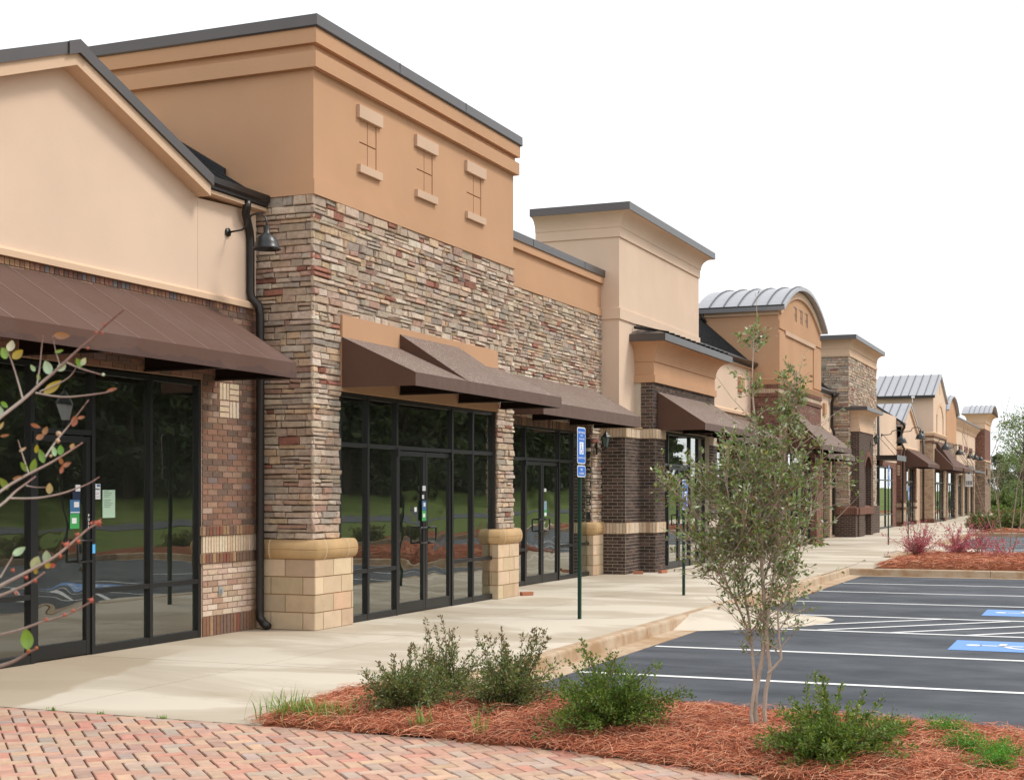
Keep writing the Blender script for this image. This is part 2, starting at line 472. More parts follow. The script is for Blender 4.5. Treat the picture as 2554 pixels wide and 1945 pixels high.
# ------------------------------------------------------------------ mesh builder
class MB:
    def __init__(s):
        s.v, s.f, s.m, s.c = [], [], [], []
    def vert(s, p):
        s.v.append(tuple(p)); return len(s.v) - 1
    def face(s, ids, m=0, c=(1, 1, 1)):
        s.f.append(tuple(ids)); s.m.append(m); s.c.append(c)
    def poly(s, pts, m=0, c=(1, 1, 1)):
        n = len(s.v); s.v.extend(tuple(p) for p in pts)
        s.face(range(n, n + len(pts)), m, c)
    def box(s, x0, x1, y0, y1, z0, z1, m=0, c=(1, 1, 1)):
        n = len(s.v)
        for z in (z0, z1):
            s.v += [(x0, y0, z), (x1, y0, z), (x1, y1, z), (x0, y1, z)]
        for q in ((3, 2, 1, 0), (4, 5, 6, 7), (0, 1, 5, 4), (1, 2, 6, 5), (2, 3, 7, 6), (3, 0, 4, 7)):
            s.face([n + i for i in q], m, c)
    def prism(s, pts, vec, m=0, c=(1, 1, 1)):
        """extrude a planar polygon (3-D points) along vec"""
        k = len(pts); n = len(s.v)
        s.v += [tuple(p) for p in pts]
        s.v += [tuple(a + b for a, b in zip(p, vec)) for p in pts]
        s.face(range(n, n + k), m, c)
        s.face(range(n + 2 * k - 1, n + k - 1, -1), m, c)
        for i in range(k):
            j = (i + 1) % k
            s.face((n + i, n + k + i, n + k + j, n + j), m, c)
    def tube(s, pts, radii, k=8, m=0, c=(1, 1, 1), cap=True):
        pts = [np.array(p, float) for p in pts]
        if not hasattr(radii, '__len__'):
            radii = [radii] * len(pts)
        rings = []
        prev = None
        for i, p in enumerate(pts):
            a = pts[max(0, i - 1)]; b = pts[min(len(pts) - 1, i + 1)]
            t = b - a; t = t / (np.linalg.norm(t) + 1e-9)
            if prev is None:
                ref = np.array([0, 0, 1.0]) if abs(t[2]) < 0.9 else np.array([1.0, 0, 0])
                u = np.cross(t, ref)
            else:
                u = prev - t * (prev @ t)
            u = u / (np.linalg.norm(u) + 1e-9); prev = u
            w_ = np.cross(t, u)
            n = len(s.v)
            for j in range(k):
                an = 2 * math.pi * j / k
                q = p + radii[i] * (math.cos(an) * u + math.sin(an) * w_)
                s.v.append((q[0], q[1], q[2]))
            rings.append(n)
        for a, b in zip(rings[:-1], rings[1:]):
            for j in range(k):
                l = (j + 1) % k
                s.face((a + j, a + l, b + l, b + j), m, c)
        if cap:
            s.face([rings[0] + j for j in reversed(range(k))], m, c)
            s.face([rings[-1] + j for j in range(k)], m, c)
    def lathe(s, cx, cy, prof, k=20, m=0, c=(1, 1, 1)):
        rings = []
        for r, z in prof:
            n = len(s.v)
            for j in range(k):
                an = 2 * math.pi * j / k
                s.v.append((cx + r * math.cos(an), cy + r * math.sin(an), z))
            rings.append(n)
        for a, b in zip(rings[:-1], rings[1:]):
            for j in range(k):
                l = (j + 1) % k
                s.face((a + j, a + l, b + l, b + j), m, c)
    def ring(s, x0, x1, y0, y1, prof, m=0, c=(1, 1, 1), cap=True, kb=1.0):
        """sweep a wall profile [(offset, z)...] round a rectangle"""
        rs = []
        for o, z in prof:
            n = len(s.v)
            s.v += [(x0 - o * kb, y0 - o, z), (x1 + o, y0 - o, z), (x1 + o, y1 + o, z), (x0 - o * kb, y1 + o, z)]
            rs.append(n)
        for a, b in zip(rs[:-1], rs[1:]):
            for j in range(4):
                l = (j + 1) % 4
                s.face((a + j, a + l, b + l, b + j), m, c)
        if cap:
            s.face([rs[-1] + j for j in range(4)], m, c)
            s.face([rs[0] + j for j in (3, 2, 1, 0)], m, c)
    def build(s, name, mats, parent=None, smooth=False):
        me = bpy.data.meshes.new(name)
        me.from_pydata(s.v, [], s.f)
        if not isinstance(mats, (list, tuple)):
            mats = [mats]
        for mt in mats:
            me.materials.append(M[mt] if isinstance(mt, str) else mt)
        me.polygons.foreach_set('material_index', np.array(s.m, dtype=np.int32))
        if any(c != (1, 1, 1) for c in s.c):
            at = me.color_attributes.new('Col', 'FLOAT_COLOR', 'CORNER')
            lens = np.array([len(f) for f in s.f])
            cc = np.repeat(np.array([(*c, 1.0) for c in s.c], dtype=np.float32), lens, axis=0)
            at.data.foreach_set('color', cc.ravel())
        if smooth:
            me.polygons.foreach_set('use_smooth', np.ones(len(s.f), dtype=bool))
        me.update()
        o = bpy.data.objects.new(name, me)
        C.objects.link(o)
        if parent is not None:
            o.parent = parent
            pw = world_loc(parent)
            o.location = (-pw[0], -pw[1], -pw[2])
        return o

def world_loc(o):
    x = np.zeros(3)
    while o is not None:
        x = x + np.array(o.location); o = o.parent
    return x

def thing(name, label, cat, loc=(0, 0, 0), group=None):
    o = bpy.data.objects.new(name, None)
    o.empty_display_size = 0.2
    C.objects.link(o)
    o.location = loc
    o['label'] = label; o['category'] = cat
    if group: o['group'] = group
    return o

def tag(o, label, cat, group=None):
    o['label'] = label; o['category'] = cat
    if group: o['group'] = group
    return o

def struct(o):
    o['kind'] = 'structure'; return o

def bx(name, mat, parent, *a):
    b = MB(); b.box(*a); return b.build(name, mat, parent)

def copy_tree(o, parent=None):
    c = o.copy(); C.objects.link(c)
    if parent is not None: c.parent = parent
    for ch in [x for x in bpy.data.objects if x.parent == o]:
        copy_tree(ch, c)
    return c

# ------------------------------------------------------------------ masonry
rnd = random.Random(7)
STONE = [((0.52, 0.40, 0.305), 6), ((0.46, 0.365, 0.285), 5), ((0.59, 0.475, 0.375), 4.5), ((0.38, 0.315, 0.26), 3),
         ((0.56, 0.40, 0.27), 2.2), ((0.48, 0.345, 0.26), 3), ((0.33, 0.15, 0.11), 1.0), ((0.43, 0.27, 0.21), 1.8),
         ((0.63, 0.53, 0.43), 1.6)]
def pick(pal, r, jit=0.12):
    t = r.random() * sum(w_ for _, w_ in pal)
    for c, w_ in pal:
        t -= w_
        if t <= 0: break
    k = 1 + r.uniform(-jit, jit)
    return tuple(min(1, max(0, x * k * (1 + r.uniform(-0.03, 0.03)))) for x in c)

def courses(z0, z1, seed, lo=0.045, hi=0.105):
    r = random.Random(seed); z = z0; out_ = []
    while z < z1 - 0.02:
        h = r.uniform(lo, hi)
        if z1 - (z + h) < lo: h = z1 - z
        out_.append((z, min(z1, z + h))); z += h
    return out_

def mapper(axis, const):
    if axis == 'y': return lambda u, z, d: (const + d, u, z)
    return lambda u, z, d: (u, const - d, z)

def stone(mb, P, u0, u1, z0, z1, dep, col, r, sc_=1.0, rev=False):
    j = lambda a: r.uniform(-a, a) * sc_
    g = 0.0045 * sc_
    u0 += g; u1 -= g; z0 += g; z1 -= g
    if u1 - u0 < 0.012 or z1 - z0 < 0.012: return
    e = min(0.009, (z1 - z0) * 0.22, (u1 - u0) * .22)
    js = min(0.006, (z1 - z0) * .15)
    cr = [(u0, z0), (u1, z0), (u1, z1), (u0, z1)]
    mid = [(a + j(js), b + j(js)) for a, b in cr]
    uc, zc = (u0 + u1) / 2, (z0 + z1) / 2
    n = len(mb.v)
    d1 = dep * 0.62
    tu, tz = j(0.006), j(0.006)
    mb.v += [P(a, b, 0) for a, b in mid]
    mb.v += [P(a, b, d1 + j(0.004)) for a, b in mid]
    for k, (a, b) in enumerate(mid):
        aa = a + (e if k in (0, 3) else -e); bb = b + (e if k in (0, 1) else -e)
        dd = dep + (tu if k in (1, 2) else -tu) + (tz if k in (2, 3) else -tz) + j(0.003)
        mb.v.append(P(aa + j(0.002), bb + j(0.002), dd))
    for ly in (0, 4):
        for k in range(4):
            l = (k + 1) % 4
            mb.face((n + ly + k, n + ly + l, n + ly + 4 + l, n + ly + 4 + k), 0, col)
    mb.face((n + 8, n + 9, n + 10, n + 11), 0, col)

def stone_wall(mb, axis, const, u0, u1, z0, z1, holes=(), seed=1, corner=(0, 0), k=1.0):
    """dry-stacked stones of uneven length and height on one wall plane"""
    P = mapper(axis, const)
    r = random.Random(seed * 31 + int(u0 * 10))
    for (a, b) in courses(z0, z1, seed, 0.050 * k, 0.102 * k):
        zc = (a + b) / 2
        segs = [(u0 - corner[0], u1 + corner[1])]
        for (h0, h1, g0, g1) in holes:
            if g0 < zc < g1:
                ns = []
                for s0, s1 in segs:
                    if h1 <= s0 or h0 >= s1: ns.append((s0, s1)); continue
                    if h0 > s0: ns.append((s0, h0 - r.uniform(-.012, .012)))
                    if h1 < s1: ns.append((h1 + r.uniform(-.012, .012), s1))
                segs = ns
        for s0, s1 in segs:
            u = s0
            while u < s1 - 1e-4:
                L = r.uniform(0.12, 0.42) * k
                if r.random() < 0.2: L *= 0.5
                if s1 - (u + L) < 0.09 * k: L = s1 - u
                dep = r.uniform(0.018, 0.05)
                if b - a > 0.09 * k and L > 0.14 and r.random() < 0.28:
                    zm = a + (b - a) * r.uniform(0.4, 0.6)
                    stone(mb, P, u, u + L, a, zm, r.uniform(.018, .045), pick(STONE, r), r)
                    stone(mb, P, u, u + L, zm, b, r.uniform(.018, .045), pick(STONE, r), r)
                else:
                    stone(mb, P, u, u + L, a, b, dep, pick(STONE, r), r)
                u += L

def brick_wall(mb, axis, const, u0, u1, z0, z1, pal, holes=(), seed=1, bw=0.2, bh=0.0685, dep=0.007, off=0.5, j=0.0052, mi=0):
    P = mapper(axis, const)
    r = random.Random(seed)
    i = 0; z = z0
    nrow = max(1, round((z1 - z0) / bh)); bh = (z1 - z0) / nrow
    for i in range(nrow):
        a = z0 + i * bh; b = a + bh
        u = u0 - (bw * off if i % 2 else 0)
        while u < u1:
            s0, s1 = max(u, u0), min(u + bw, u1)
            if s1 - s0 > 0.02:
                parts = [(s0, s1)]
                for (h0, h1, g0, g1) in holes:
                    if g0 < (a + b) / 2 < g1:
                        q = []
                        for p0, p1 in parts:
                            if h1 <= p0 or h0 >= p1: q.append((p0, p1)); continue
                            if h0 - p0 > .02: q.append((p0, h0))
                            if p1 - h1 > .02: q.append((h1, p1))
                        parts = q
                for p0, p1 in parts:
                    c = pick(pal, r, 0.1)
                    d = dep + r.uniform(-.0015, .0025)
                    x0, x1, y0, y1 = p0 + j, p1 - j, a + j, b - j
                    n = len(mb.v)
                    mb.v += [P(x0, y0, 0), P(x1, y0, 0), P(x1, y1, 0), P(x0, y1, 0),
                             P(x0 + .001, y0 + .001, d), P(x1 - .001, y0 + .001, d), P(x1 - .001, y1 - .001, d), P(x0 + .001, y1 - .001, d)]
                    for k in range(4):
                        l = (k + 1) % 4
                        mb.face((n + k, n + l, n + 4 + l, n + 4 + k), mi, c)
                    mb.face((n + 4, n + 5, n + 6, n + 7), mi, c)
            u += bw
RED = [((0.27, 0.15, 0.105), 5), ((0.22, 0.13, 0.095), 3), ((0.17, 0.115, 0.09), 3), ((0.32, 0.20, 0.145), 2.5), ((0.38, 0.27, 0.21), .6), ((0.20, 0.15, 0.135), 1)]
LIGHT = [((0.56, 0.42, 0.32), 5), ((0.48, 0.34, 0.25), 3), ((0.62, 0.50, 0.40), 3), ((0.40, 0.25, 0.18), 1)]
CREAMB = [((0.60, 0.47, 0.34), 5), ((0.50, 0.36, 0.24), 2), ((0.66, 0.54, 0.41), 3)]
LEDGE = [((0.25, 0.135, 0.085), 4), ((0.34, 0.21, 0.125), 2), ((0.19, 0.12, 0.09), 3), ((0.24, 0.10, 0.07), 1.5)]
DARKB = [((0.085, 0.060, 0.050), 5), ((0.11, 0.075, 0.062), 3), ((0.065, 0.048, 0.042), 3), ((0.14, 0.09, 0.07), 1)]
M['dark_brick_tex'] = brickwork('dark_brickwork', [(0.075, 0.053, 0.045), (0.12, 0.08, 0.066), (0.09, 0.06, 0.05)], (0.30, 0.24, 0.19))
M['red_brick_tex'] = brickwork('red_brickwork', [(0.17, 0.08, 0.06), (0.27, 0.135, 0.10), (0.22, 0.10, 0.075), (0.14, 0.07, 0.06)], (0.30, 0.20, 0.16), speck=(0.33, 0.25, 0.21))
M['tan_brick_tex'] = brickwork('tan_brickwork', [(0.50, 0.37, 0.26), (0.62, 0.48, 0.35), (0.40, 0.27, 0.19)], (0.22, 0.15, 0.11), ms=0.014)
M['rowlock_tex'] = brickwork('rowlock_brown', [(0.14, 0.06, 0.045), (0.24, 0.12, 0.08), (0.18, 0.08, 0.06)], (0.25, 0.17, 0.13), bw=0.4, bh=0.0685, soldier=True)
M['soldier_tex'] = brickwork('soldier_cream', [(0.66, 0.52, 0.38), (0.52, 0.38, 0.26), (0.72, 0.58, 0.44)], (0.24, 0.17, 0.12), bw=0.6, bh=0.0685, soldier=True)
M['mixed_tex'] = brickwork('mixed_stonework', [(0.34, 0.25, 0.18), (0.20, 0.13, 0.10), (0.44, 0.34, 0.25), (0.28, 0.19, 0.15)], (0.12, 0.09, 0.07), bw=0.34, bh=0.085, ms=0.014)
# ================================================================== BUILDING HELPERS
def wall_box(mb, x0, x1, y0, y1, z0, z1, holes=(), m=0):
    """a wall on plane x1 with rectangular holes (y0,y1,z0,z1)"""
    ys = sorted({y0, y1, *[min(max(h[0], y0), y1) for h in holes], *[min(max(h[1], y0), y1) for h in holes]})
    for a, b in zip(ys[:-1], ys[1:]):
        yc = (a + b) / 2
        cut = sorted([(h[2], h[3]) for h in holes if h[0] < yc < h[1]])
        z = z0
        for c0, c1 in cut:
            if c0 > z: mb.box(x0, x1, a, b, z, c0, m)
            z = max(z, c1)
        if z < z1: mb.box(x0, x1, a, b, z, z1, m)

def storefront(parent, x, bays, ztop, trans=2.2, rail=0.66, wavy='doorglass', pane='glass', open_top=True):
    """bays: (y0, y1, kind) with kind w (rail + transom), f (transom only), d1 / d2 doors"""
    win = MB()
    W_, D0, D1 = 0.052, x - 0.075, x + 0.045
    ys = [bays[0][0]] + [b[1] for b in bays]
    for i, y in enumerate(ys):
        if i == 0: a, b = y, y + W_
        elif i == len(ys) - 1: a, b = y - W_, y
        else: a, b = y - W_ / 2, y + W_ / 2
        win.box(D0, D1, a, b, 0.0, ztop)
    panes = []
    for i, (y0, y1, k) in enumerate(bays):
        a = y0 + (W_ if i == 0 else W_ / 2) - .001
        b = y1 - (W_ if i == len(bays) - 1 else W_ / 2) + .001
        win.box(D0 + .004, D1 - .003, a, b, ztop - W_, ztop - .002)
        zs = [ztop - W_]
        if k in ('w', 'f', 'd1', 'd2'):
            win.box(D0 + .004, D1 - .003, a, b, trans, trans + W_)
            panes.append((a, b, trans + W_, ztop - W_))
            top = trans
        if k == 'w':
            win.box(D0 + .004, D1 - .003, a, b, rail - W_, rail)
            panes.append((a, b, rail, top)); win.box(D0 + .004, D1 - .003, a, b, 0.002, 0.085)
            panes.append((a, b, 0.085, rail - W_))
        elif k == 'f':
            win.box(D0 + .004, D1 - .003, a, b, 0.002, 0.085); panes.append((a, b, 0.085, top))
        elif k == 'n':
            win.box(D0 + .004, D1 - .003, a, b, rail - W_, rail)
            win.box(D0 + .004, D1 - .003, a, b, 0.002, 0.085)
            panes.append((a, b, rail, ztop - W_)); panes.append((a, b, 0.085, rail - W_))
        else:
            n = 2 if k == 'd2' else 1
            wd = (b - a) / n
            for q in range(n):
                da, db = a + q * wd + .006, a + (q + 1) * wd - .006
                dr = MB(); st = 0.062
                X0, X1 = x - 0.03, x + 0.03
                dr.box(X0, X1, da, da + st, 0.012, trans - .012)
                dr.box(X0, X1, db - st, db, 0.012, trans - .012)
                dr.box(X0 + .002, X1 - .002, da + st - .001, db - st + .001, trans - .012 - st, trans - .014)
                dr.box(X0 + .002, X1 - .002, da + st - .001, db - st + .001, 0.014, 0.155)
                d = dr.build('door', 'frame', parent)
                g = MB(); g.box(x - .004, x + .004, da + st, db - st, 0.155, trans - .012 - st)
                g.build('door_pane', wavy, d)
                hinge_right = (q == 1) or n == 1 and False
                hy = (da + 0.045) if q == 1 else (db - 0.045)
                s_ = 1 if q == 1 else -1
                hm = MB()
                yo = hy + s_ * 0.20
                hm.tube([(x + .03, hy, 1.15), (x + .075, hy, 1.15), (x + .075, yo, 1.15), (x + .075, yo + s_ * .0, .94), (x + .075, hy, .94), (x + .03, hy, .94)], 0.015, 8)
                hm.build('door_handle', 'black', d, True)
                # pivots
                pv = MB(); pv.box(x + .03, x + .055, (da - .03) if q == 0 else (db - .03), (da + .03) if q == 0 else (db + .03), trans - .10, trans + .01)
                pv.build('pivot', 'black', d)
    w_ = win.build('storefront_window', 'frame', parent)
    for (a, b, c, d) in panes:
        g = MB(); g.box(x - .004, x + .004, a - .004, b + .004, c - .004, d + .004)
        g.build('window_pane', pane, w_)
    return w_

def interior(parent, x, y0, y1, ztop, depth=6.0, posts=()):
    b = MB()
    b.box(x - depth - .1, x - depth, y0, y1, 0, ztop + .3)
    b.box(x - depth, x - .1, y0 - .1, y0, 0, ztop + .3)
    b.box(x - depth, x - .1, y1, y1 + .1, 0, ztop + .3)
    b.box(x - depth, x - .1, y0, y1, ztop + .25, ztop + .3)
    b.box(x - depth, x - .08, y0, y1, 0.001, 0.02, 1)
    for (a, c) in posts:
        b.box(x - .55, x - .35, a, c, 0.02, ztop + .25, 2)
    return b.build('interior', ['interior', 'intfloor', 'interior_post'], parent)

def awning(parent, y0, y1, xw, xf, zw, zt, zb, mat='awning_speck', seams=None, bump_=None, lining=True, zend=None):
    b = MB()
    z_e = zb if zend is None else zend
    T = 0.006
    if bump_ is None:
        b.prism([(xw, y0, zw), (xf, y0, zt), (xf, y0, zt - T), (xw, y0, zw - T)], (0, y1 - y0, 0))
    else:
        g0, g1, zh = bump_
        b.prism([(xw, y0, zw), (xf, y0, zt), (xf, y0, zt - T), (xw, y0, zw - T)], (0, g0 - y0, 0))
        b.prism([(xw, g1, zw), (xf, g1, zt), (xf, g1, zt - T), (xw, g1, zw - T)], (0, y1 - g1, 0))
        b.prism([(xw, g0, zh), (xf, g0, zt), (xf, g0, zt - T), (xw, g0, zh - T)], (0, g1 - g0, 0))
        b.poly([(xw, g0 - .002, zh), (xf, g0 - .002, zt), (xw, g0 - .002, zw)])
        b.poly([(xw, g1 + .002, zh), (xf, g1 + .002, zt), (xw, g1 + .002, zw)])
    b.box(xf, xf + T, y0, y1, zb, zt)
    for y in (y0 - T, y1):
        b.prism([(xw, y, zw), (xf + T, y, zt), (xf + T, y, zb), (xw, y, z_e)], (0, T, 0))
    a = b.build('awning', mat, parent)
    cuts = [y0 + .012, y1 - .012] + ([bump_[0], bump_[1]] if bump_ else []) + [y0 + .02 + 1.9 * k for k in range(1, 9) if not bump_ and y0 + 1.9 * k < y1 - .8]
    for k, y in enumerate(cuts):
        fr = MB(); fr.box(xw, xf - .004, y - .011, y + .011, zb + .004, zb + .026)
        fr.build('awning_frame', 'gutter', a)
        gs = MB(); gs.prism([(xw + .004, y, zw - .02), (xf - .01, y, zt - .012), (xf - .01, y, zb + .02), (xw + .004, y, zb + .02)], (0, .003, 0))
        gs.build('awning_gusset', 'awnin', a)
    fr = MB(); fr.box(xf - .03, xf - .004, y0 + .02, y1 - .02, zb + .003, zb + .030)
    fr.build('awning_frame', 'gutter', a)
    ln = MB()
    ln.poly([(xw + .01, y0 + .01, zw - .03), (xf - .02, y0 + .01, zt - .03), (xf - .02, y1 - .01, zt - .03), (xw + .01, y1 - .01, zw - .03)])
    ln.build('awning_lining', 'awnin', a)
    if seams:
        sm = MB()
        for y in seams:
            sm.prism([(xw + .004, y - .006, zw - .001), (xw + .004, y - .006, zw + .003), (xf + .001, y - .006, zt + .003), (xf + .001, y - .006, zt - .001)], (0, .012, 0))
        sm.build('seam', 'awnseam', a)
    return a

def gutter_run(parent, x, y0, y1, z, name='gutter'):
    """K-style gutter along the facade, hung at x (its back), top at z"""
    b = MB()
    b.prism([(x, y0, z), (x, y0, z - .11), (x + .07, y0, z - .11), (x + .12, y0, z - .05), (x + .12, y0, z), (x + .105, y0, z), (x + .105, y0, z - .03), (x + .015, y0, z - .03), (x + .015, y0, z)], (0, y1 - y0, 0))
    return b.build(name, 'gutter', parent)

def pipe(parent, pts, r=0.045, name='downspout', mat='gutter'):
    b = MB()
    b.tube(pts, r, 12)
    return b.build(name, mat, parent, True)

def gooseneck(loc, label, group, reach=0.57, rise=0.18, s=1.0, name='gooseneck_lamp'):
    x, y, z = loc
    t = thing(name, label, 'wall lamp', loc, group)
    b = MB()
    b.tube([(x, y, z), (x + .02, y, z)], 0.05 * s, 16)
    b.build('wall_plate', 'black', t, True)
    b = MB()
    pts = [(x + .02, y, z), (x + reach * .35, y, z + .015)]
    cx = x + reach * .70; rr = reach * .30
    pts.append((x + reach * .47, y, z + .06))
    for k in range(7):
        a = math.pi - math.pi * k / 6
        pts.append((cx + rr * .78 * math.cos(a), y, z + rise - .10 + .11 * math.sin(a)))
    xe = pts[-1][0]
    pts.append((xe, y, z + rise - .16))
    b.tube(pts, 0.0115 * s, 8)
    b.build('arm', 'black', t, True)
    b = MB()
    zt = z + rise - .14
    k = s
    prof = [(0.028 * k, zt), (0.034 * k, zt - .02 * k), (0.034 * k, zt - .08 * k), (0.06 * k, zt - .10 * k), (0.105 * k, zt - .14 * k), (0.135 * k, zt - .20 * k), (0.142 * k, zt - .245 * k), (0.165 * k, zt - .27 * k),
            (0.160 * k, zt - .272 * k), (0.135 * k, zt - .245 * k), (0.125 * k, zt - .20 * k), (0.09 * k, zt - .15 * k), (0.0, zt - .13 * k)]
    b.lathe(xe, y, prof, 24)
    b.build('lamp_shade', 'black', t, True)
    return t

def lantern(loc, label, group=None, s=1.0):
    """carriage lantern: wall plate, scrolled bracket, six-sided glass body"""
    x, y, z = loc
    t = thing('wall_lantern', label, 'wall lantern', loc, group)
    b = MB(); b.tube([(x, y, z - .10 * s), (x + .012, y, z - .10 * s)], .001); b = MB()
    b.prism([(x, y - .04 * s, z - .14 * s), (x, y + .04 * s, z - .14 * s), (x, y + .04 * s, z + .07 * s), (x, y, z + .12 * s), (x, y - .04 * s, z + .07 * s)], (.018, 0, 0))
    b.build('wall_plate', 'black', t)
    b = MB()
    cx = x + .20 * s
    b.tube([(x + .018, y, z), (x + .07 * s, y, z - .05 * s), (x + .15 * s, y, z - .05 * s), (cx, y, z - .01 * s)], .010 * s, 8)
    for q in (0, 1):
        pts = []
        for k in range(12):
            a = k / 11 * 4.6
            r = .035 * s * (1 - k / 16)
            pts.append((x + (.06 + .07 * q) * s + r * math.cos(a + 3 * q), y, z - .075 * s + r * math.sin(a + 3 * q)))
        b.tube(pts, .006 * s, 6)
    b.build('bracket', 'black', t, True)
    b = MB()
    b.lathe(cx, y, [(0.0, z - .02 * s), (.03 * s, z - .015 * s), (.045 * s, z + .005 * s), (.052 * s, z + .015 * s)], 6)
    b.lathe(cx, y, [(.095 * s, z + .205 * s), (.10 * s, z + .215 * s), (.085 * s, z + .235 * s), (.05 * s, z + .27 * s), (.03 * s, z + .30 * s), (.012 * s, z + .315 * s), (.016 * s, z + .33 * s), (0, z + .355 * s)], 6)
    for k in range(6):
        a = k * math.pi / 3
        b.tube([(cx + .052 * s * math.cos(a), y + .052 * s * math.sin(a), z + .01 * s), (cx + .09 * s * math.cos(a), y + .09 * s * math.sin(a), z + .21 * s)], .005 * s, 5)
    b.build('lantern_frame', 'black', t)
    b = MB()
    b.lathe(cx, y, [(.047 * s, z + .015 * s), (.084 * s, z + .21 * s)], 6)
    b.build('lantern_glass', 'lampglass', t)
    return t

def coveprof(z0, z1, o0, o1, n=8):
    return [(o0 + (o1 - o0) * (1 - math.cos(math.pi / 2 * i / n)), z0 + (z1 - z0) * math.sin(math.pi / 2 * i / n)) for i in range(n + 1)]

def text_mesh(body, size, name, mat, parent, origin, udir, vdir=(0, 0, 1), align='CENTER', depth=0.001, width=None, bold=0.0):
    cu = bpy.data.curves.new('t', 'FONT')
    cu.body = body; cu.size = 1.0; cu.align_x = align; cu.offset = bold
    ob = bpy.data.objects.new('t', cu)
    C.objects.link(ob)
    dg = bpy.context.evaluated_depsgraph_get()
    me0 = bpy.data.meshes.new_from_object(ob.evaluated_get(dg))
    bpy.data.objects.remove(ob)
    vs = [v.co.copy() for v in me0.vertices]
    fs = [tuple(p.vertices) for p in me0.polygons]
    bpy.data.meshes.remove(me0)
    if not vs: return None
    xs = [v.x for v in vs]
    k = size
    kw = size if width is None else width / (max(xs) - min(xs))
    u = np.array(udir, float); v_ = np.array(vdir, float); o = np.array(origin, float)
    nrm = np.cross(u, v_)
    b = MB()
    for q in vs:
        p = o + u * q.x * kw + v_ * q.y * k + nrm * depth
        b.v.append(tuple(p))
    for f in fs: b.face(f)
    return b.build(name, mat, parent)

# ================================================================== B0: gabled cream shop, left
b0 = thing('gabled_shop_building', 'cream gabled shop with a brick pier and long brown awning at the far left', 'building', (-9.45, 10, 0))
XF = -9.45
wl = MB()
Y0, Y1 = 4.5, 14.80
pk = 11.34
ez = 4.93
def gz(y): return 5.78 - 0.373 * abs(y - pk)
wl.prism([(XF, Y0, 3.90), (XF, Y1, 3.90), (XF, Y1, 4.99), (XF, 13.62, 4.93), (XF, pk, 5.78), (XF, Y0 + 2, gz(Y0 + 2)), (XF, Y0, gz(Y0 + 2))], (-.2, 0, 0))
wl.build('stucco_wall', 'cream', b0)
j = MB(); j.box(XF, XF + .0015, 13.60, 13.606, 3.92, 4.90); j.build('expansion_joint', 'lintel', b0)
j = MB()
j.prism([(XF, Y0, 3.81), (XF + .055, Y0, 3.81), (XF + .055, Y0, 3.87), (XF + .03, Y0, 3.895), (XF, Y0, 3.905)], (0, Y1 - Y0, 0))
j.build('ledge', 'creamband', b0)
# brick header and pier
hb = MB()
hb.box(XF - .22, XF - .004, Y0, Y1, 2.90, 3.81)
hb.box(XF - .22, XF - .004, 13.68, Y1, 0, 2.90)
hb.build('mortar_bed', 'mortar_tan', b0)
br = MB()
rowlock = [((0.26, 0.13, 0.09), 4), ((0.17, 0.10, 0.085), 2), ((0.38, 0.22, 0.13), 1.6), ((0.19, 0.17, 0.17), 1.0), ((0.30, 0.16, 0.11), 3)]
brick_wall(br, 'y', XF, Y0, Y1, 3.735, 3.81, rowlock, bw=0.0685, bh=0.075, off=0, dep=.012, seed=3)
brick_wall(br, 'y', XF, Y0, Y1, 2.90, 3.735, RED, seed=4)
brick_wall(br, 'y', XF, 13.69, Y1, 1.25, 2.90, RED, holes=[(14.02, 14.43, 2.49, 2.90)], seed=5)
brick_wall(br, 'y', XF, 13.69, Y1, 0.225, 0.825, LIGHT, seed=6)
brick_wall(br, 'y', XF, 13.69, Y1, 0.0, 0.225, LEDGE, bw=0.0685, bh=0.225, off=0, dep=.010, seed=7)
brick_wall(br, 'y', XF, 13.69, Y1, 0.94, 1.14, CREAMB, bw=0.055, bh=0.20, off=0, dep=.008, seed=8)
for (z0, z1, sd_) in ((0.825, 0.94, 9), (1.14, 1.25, 10)):
    br.box(XF - .05, XF + .018, 13.655, Y1, z0 + .004, z1 - .004, 1)
    brick_wall(br, 'y', XF + .018, 13.655, Y1, z0, z1, LEDGE, bw=0.0685, bh=0.11, off=0, dep=.010, seed=sd_)
# basket-weave patch
for a in (0, 1):
    for c_ in (0, 1):
        u0, z0 = 14.02 + .205 * a, 2.49 + .205 * c_
        if (a + c_) % 2 == 0:
            brick_wall(br, 'y', XF + .001, u0, u0 + .2, z0, z0 + .2, CREAMB, bw=.2, bh=.0667, off=0, seed=11 + a, dep=.01)
        else:
            brick_wall(br, 'y', XF + .001, u0, u0 + .2, z0, z0 + .2, CREAMB, bw=.0667, bh=.2, off=0, seed=14 + a, dep=.01)
# jamb side of the pier, facing the window
for (z0, z1, pal, bw_, bh_) in ((0, .225, LEDGE, .0685, .225), (.225, .825, LIGHT, .2, .0685), (.94, 1.14, CREAMB, .055, .2), (1.25, 2.9, RED, .2, .0685)):
    brick_wall(br, 'x', 13.68, XF - .20, XF, z0, z1, pal, bw=bw_, bh=bh_, seed=21)
br.build('brickwork', ['brick', 'mortar_tan'], b0)
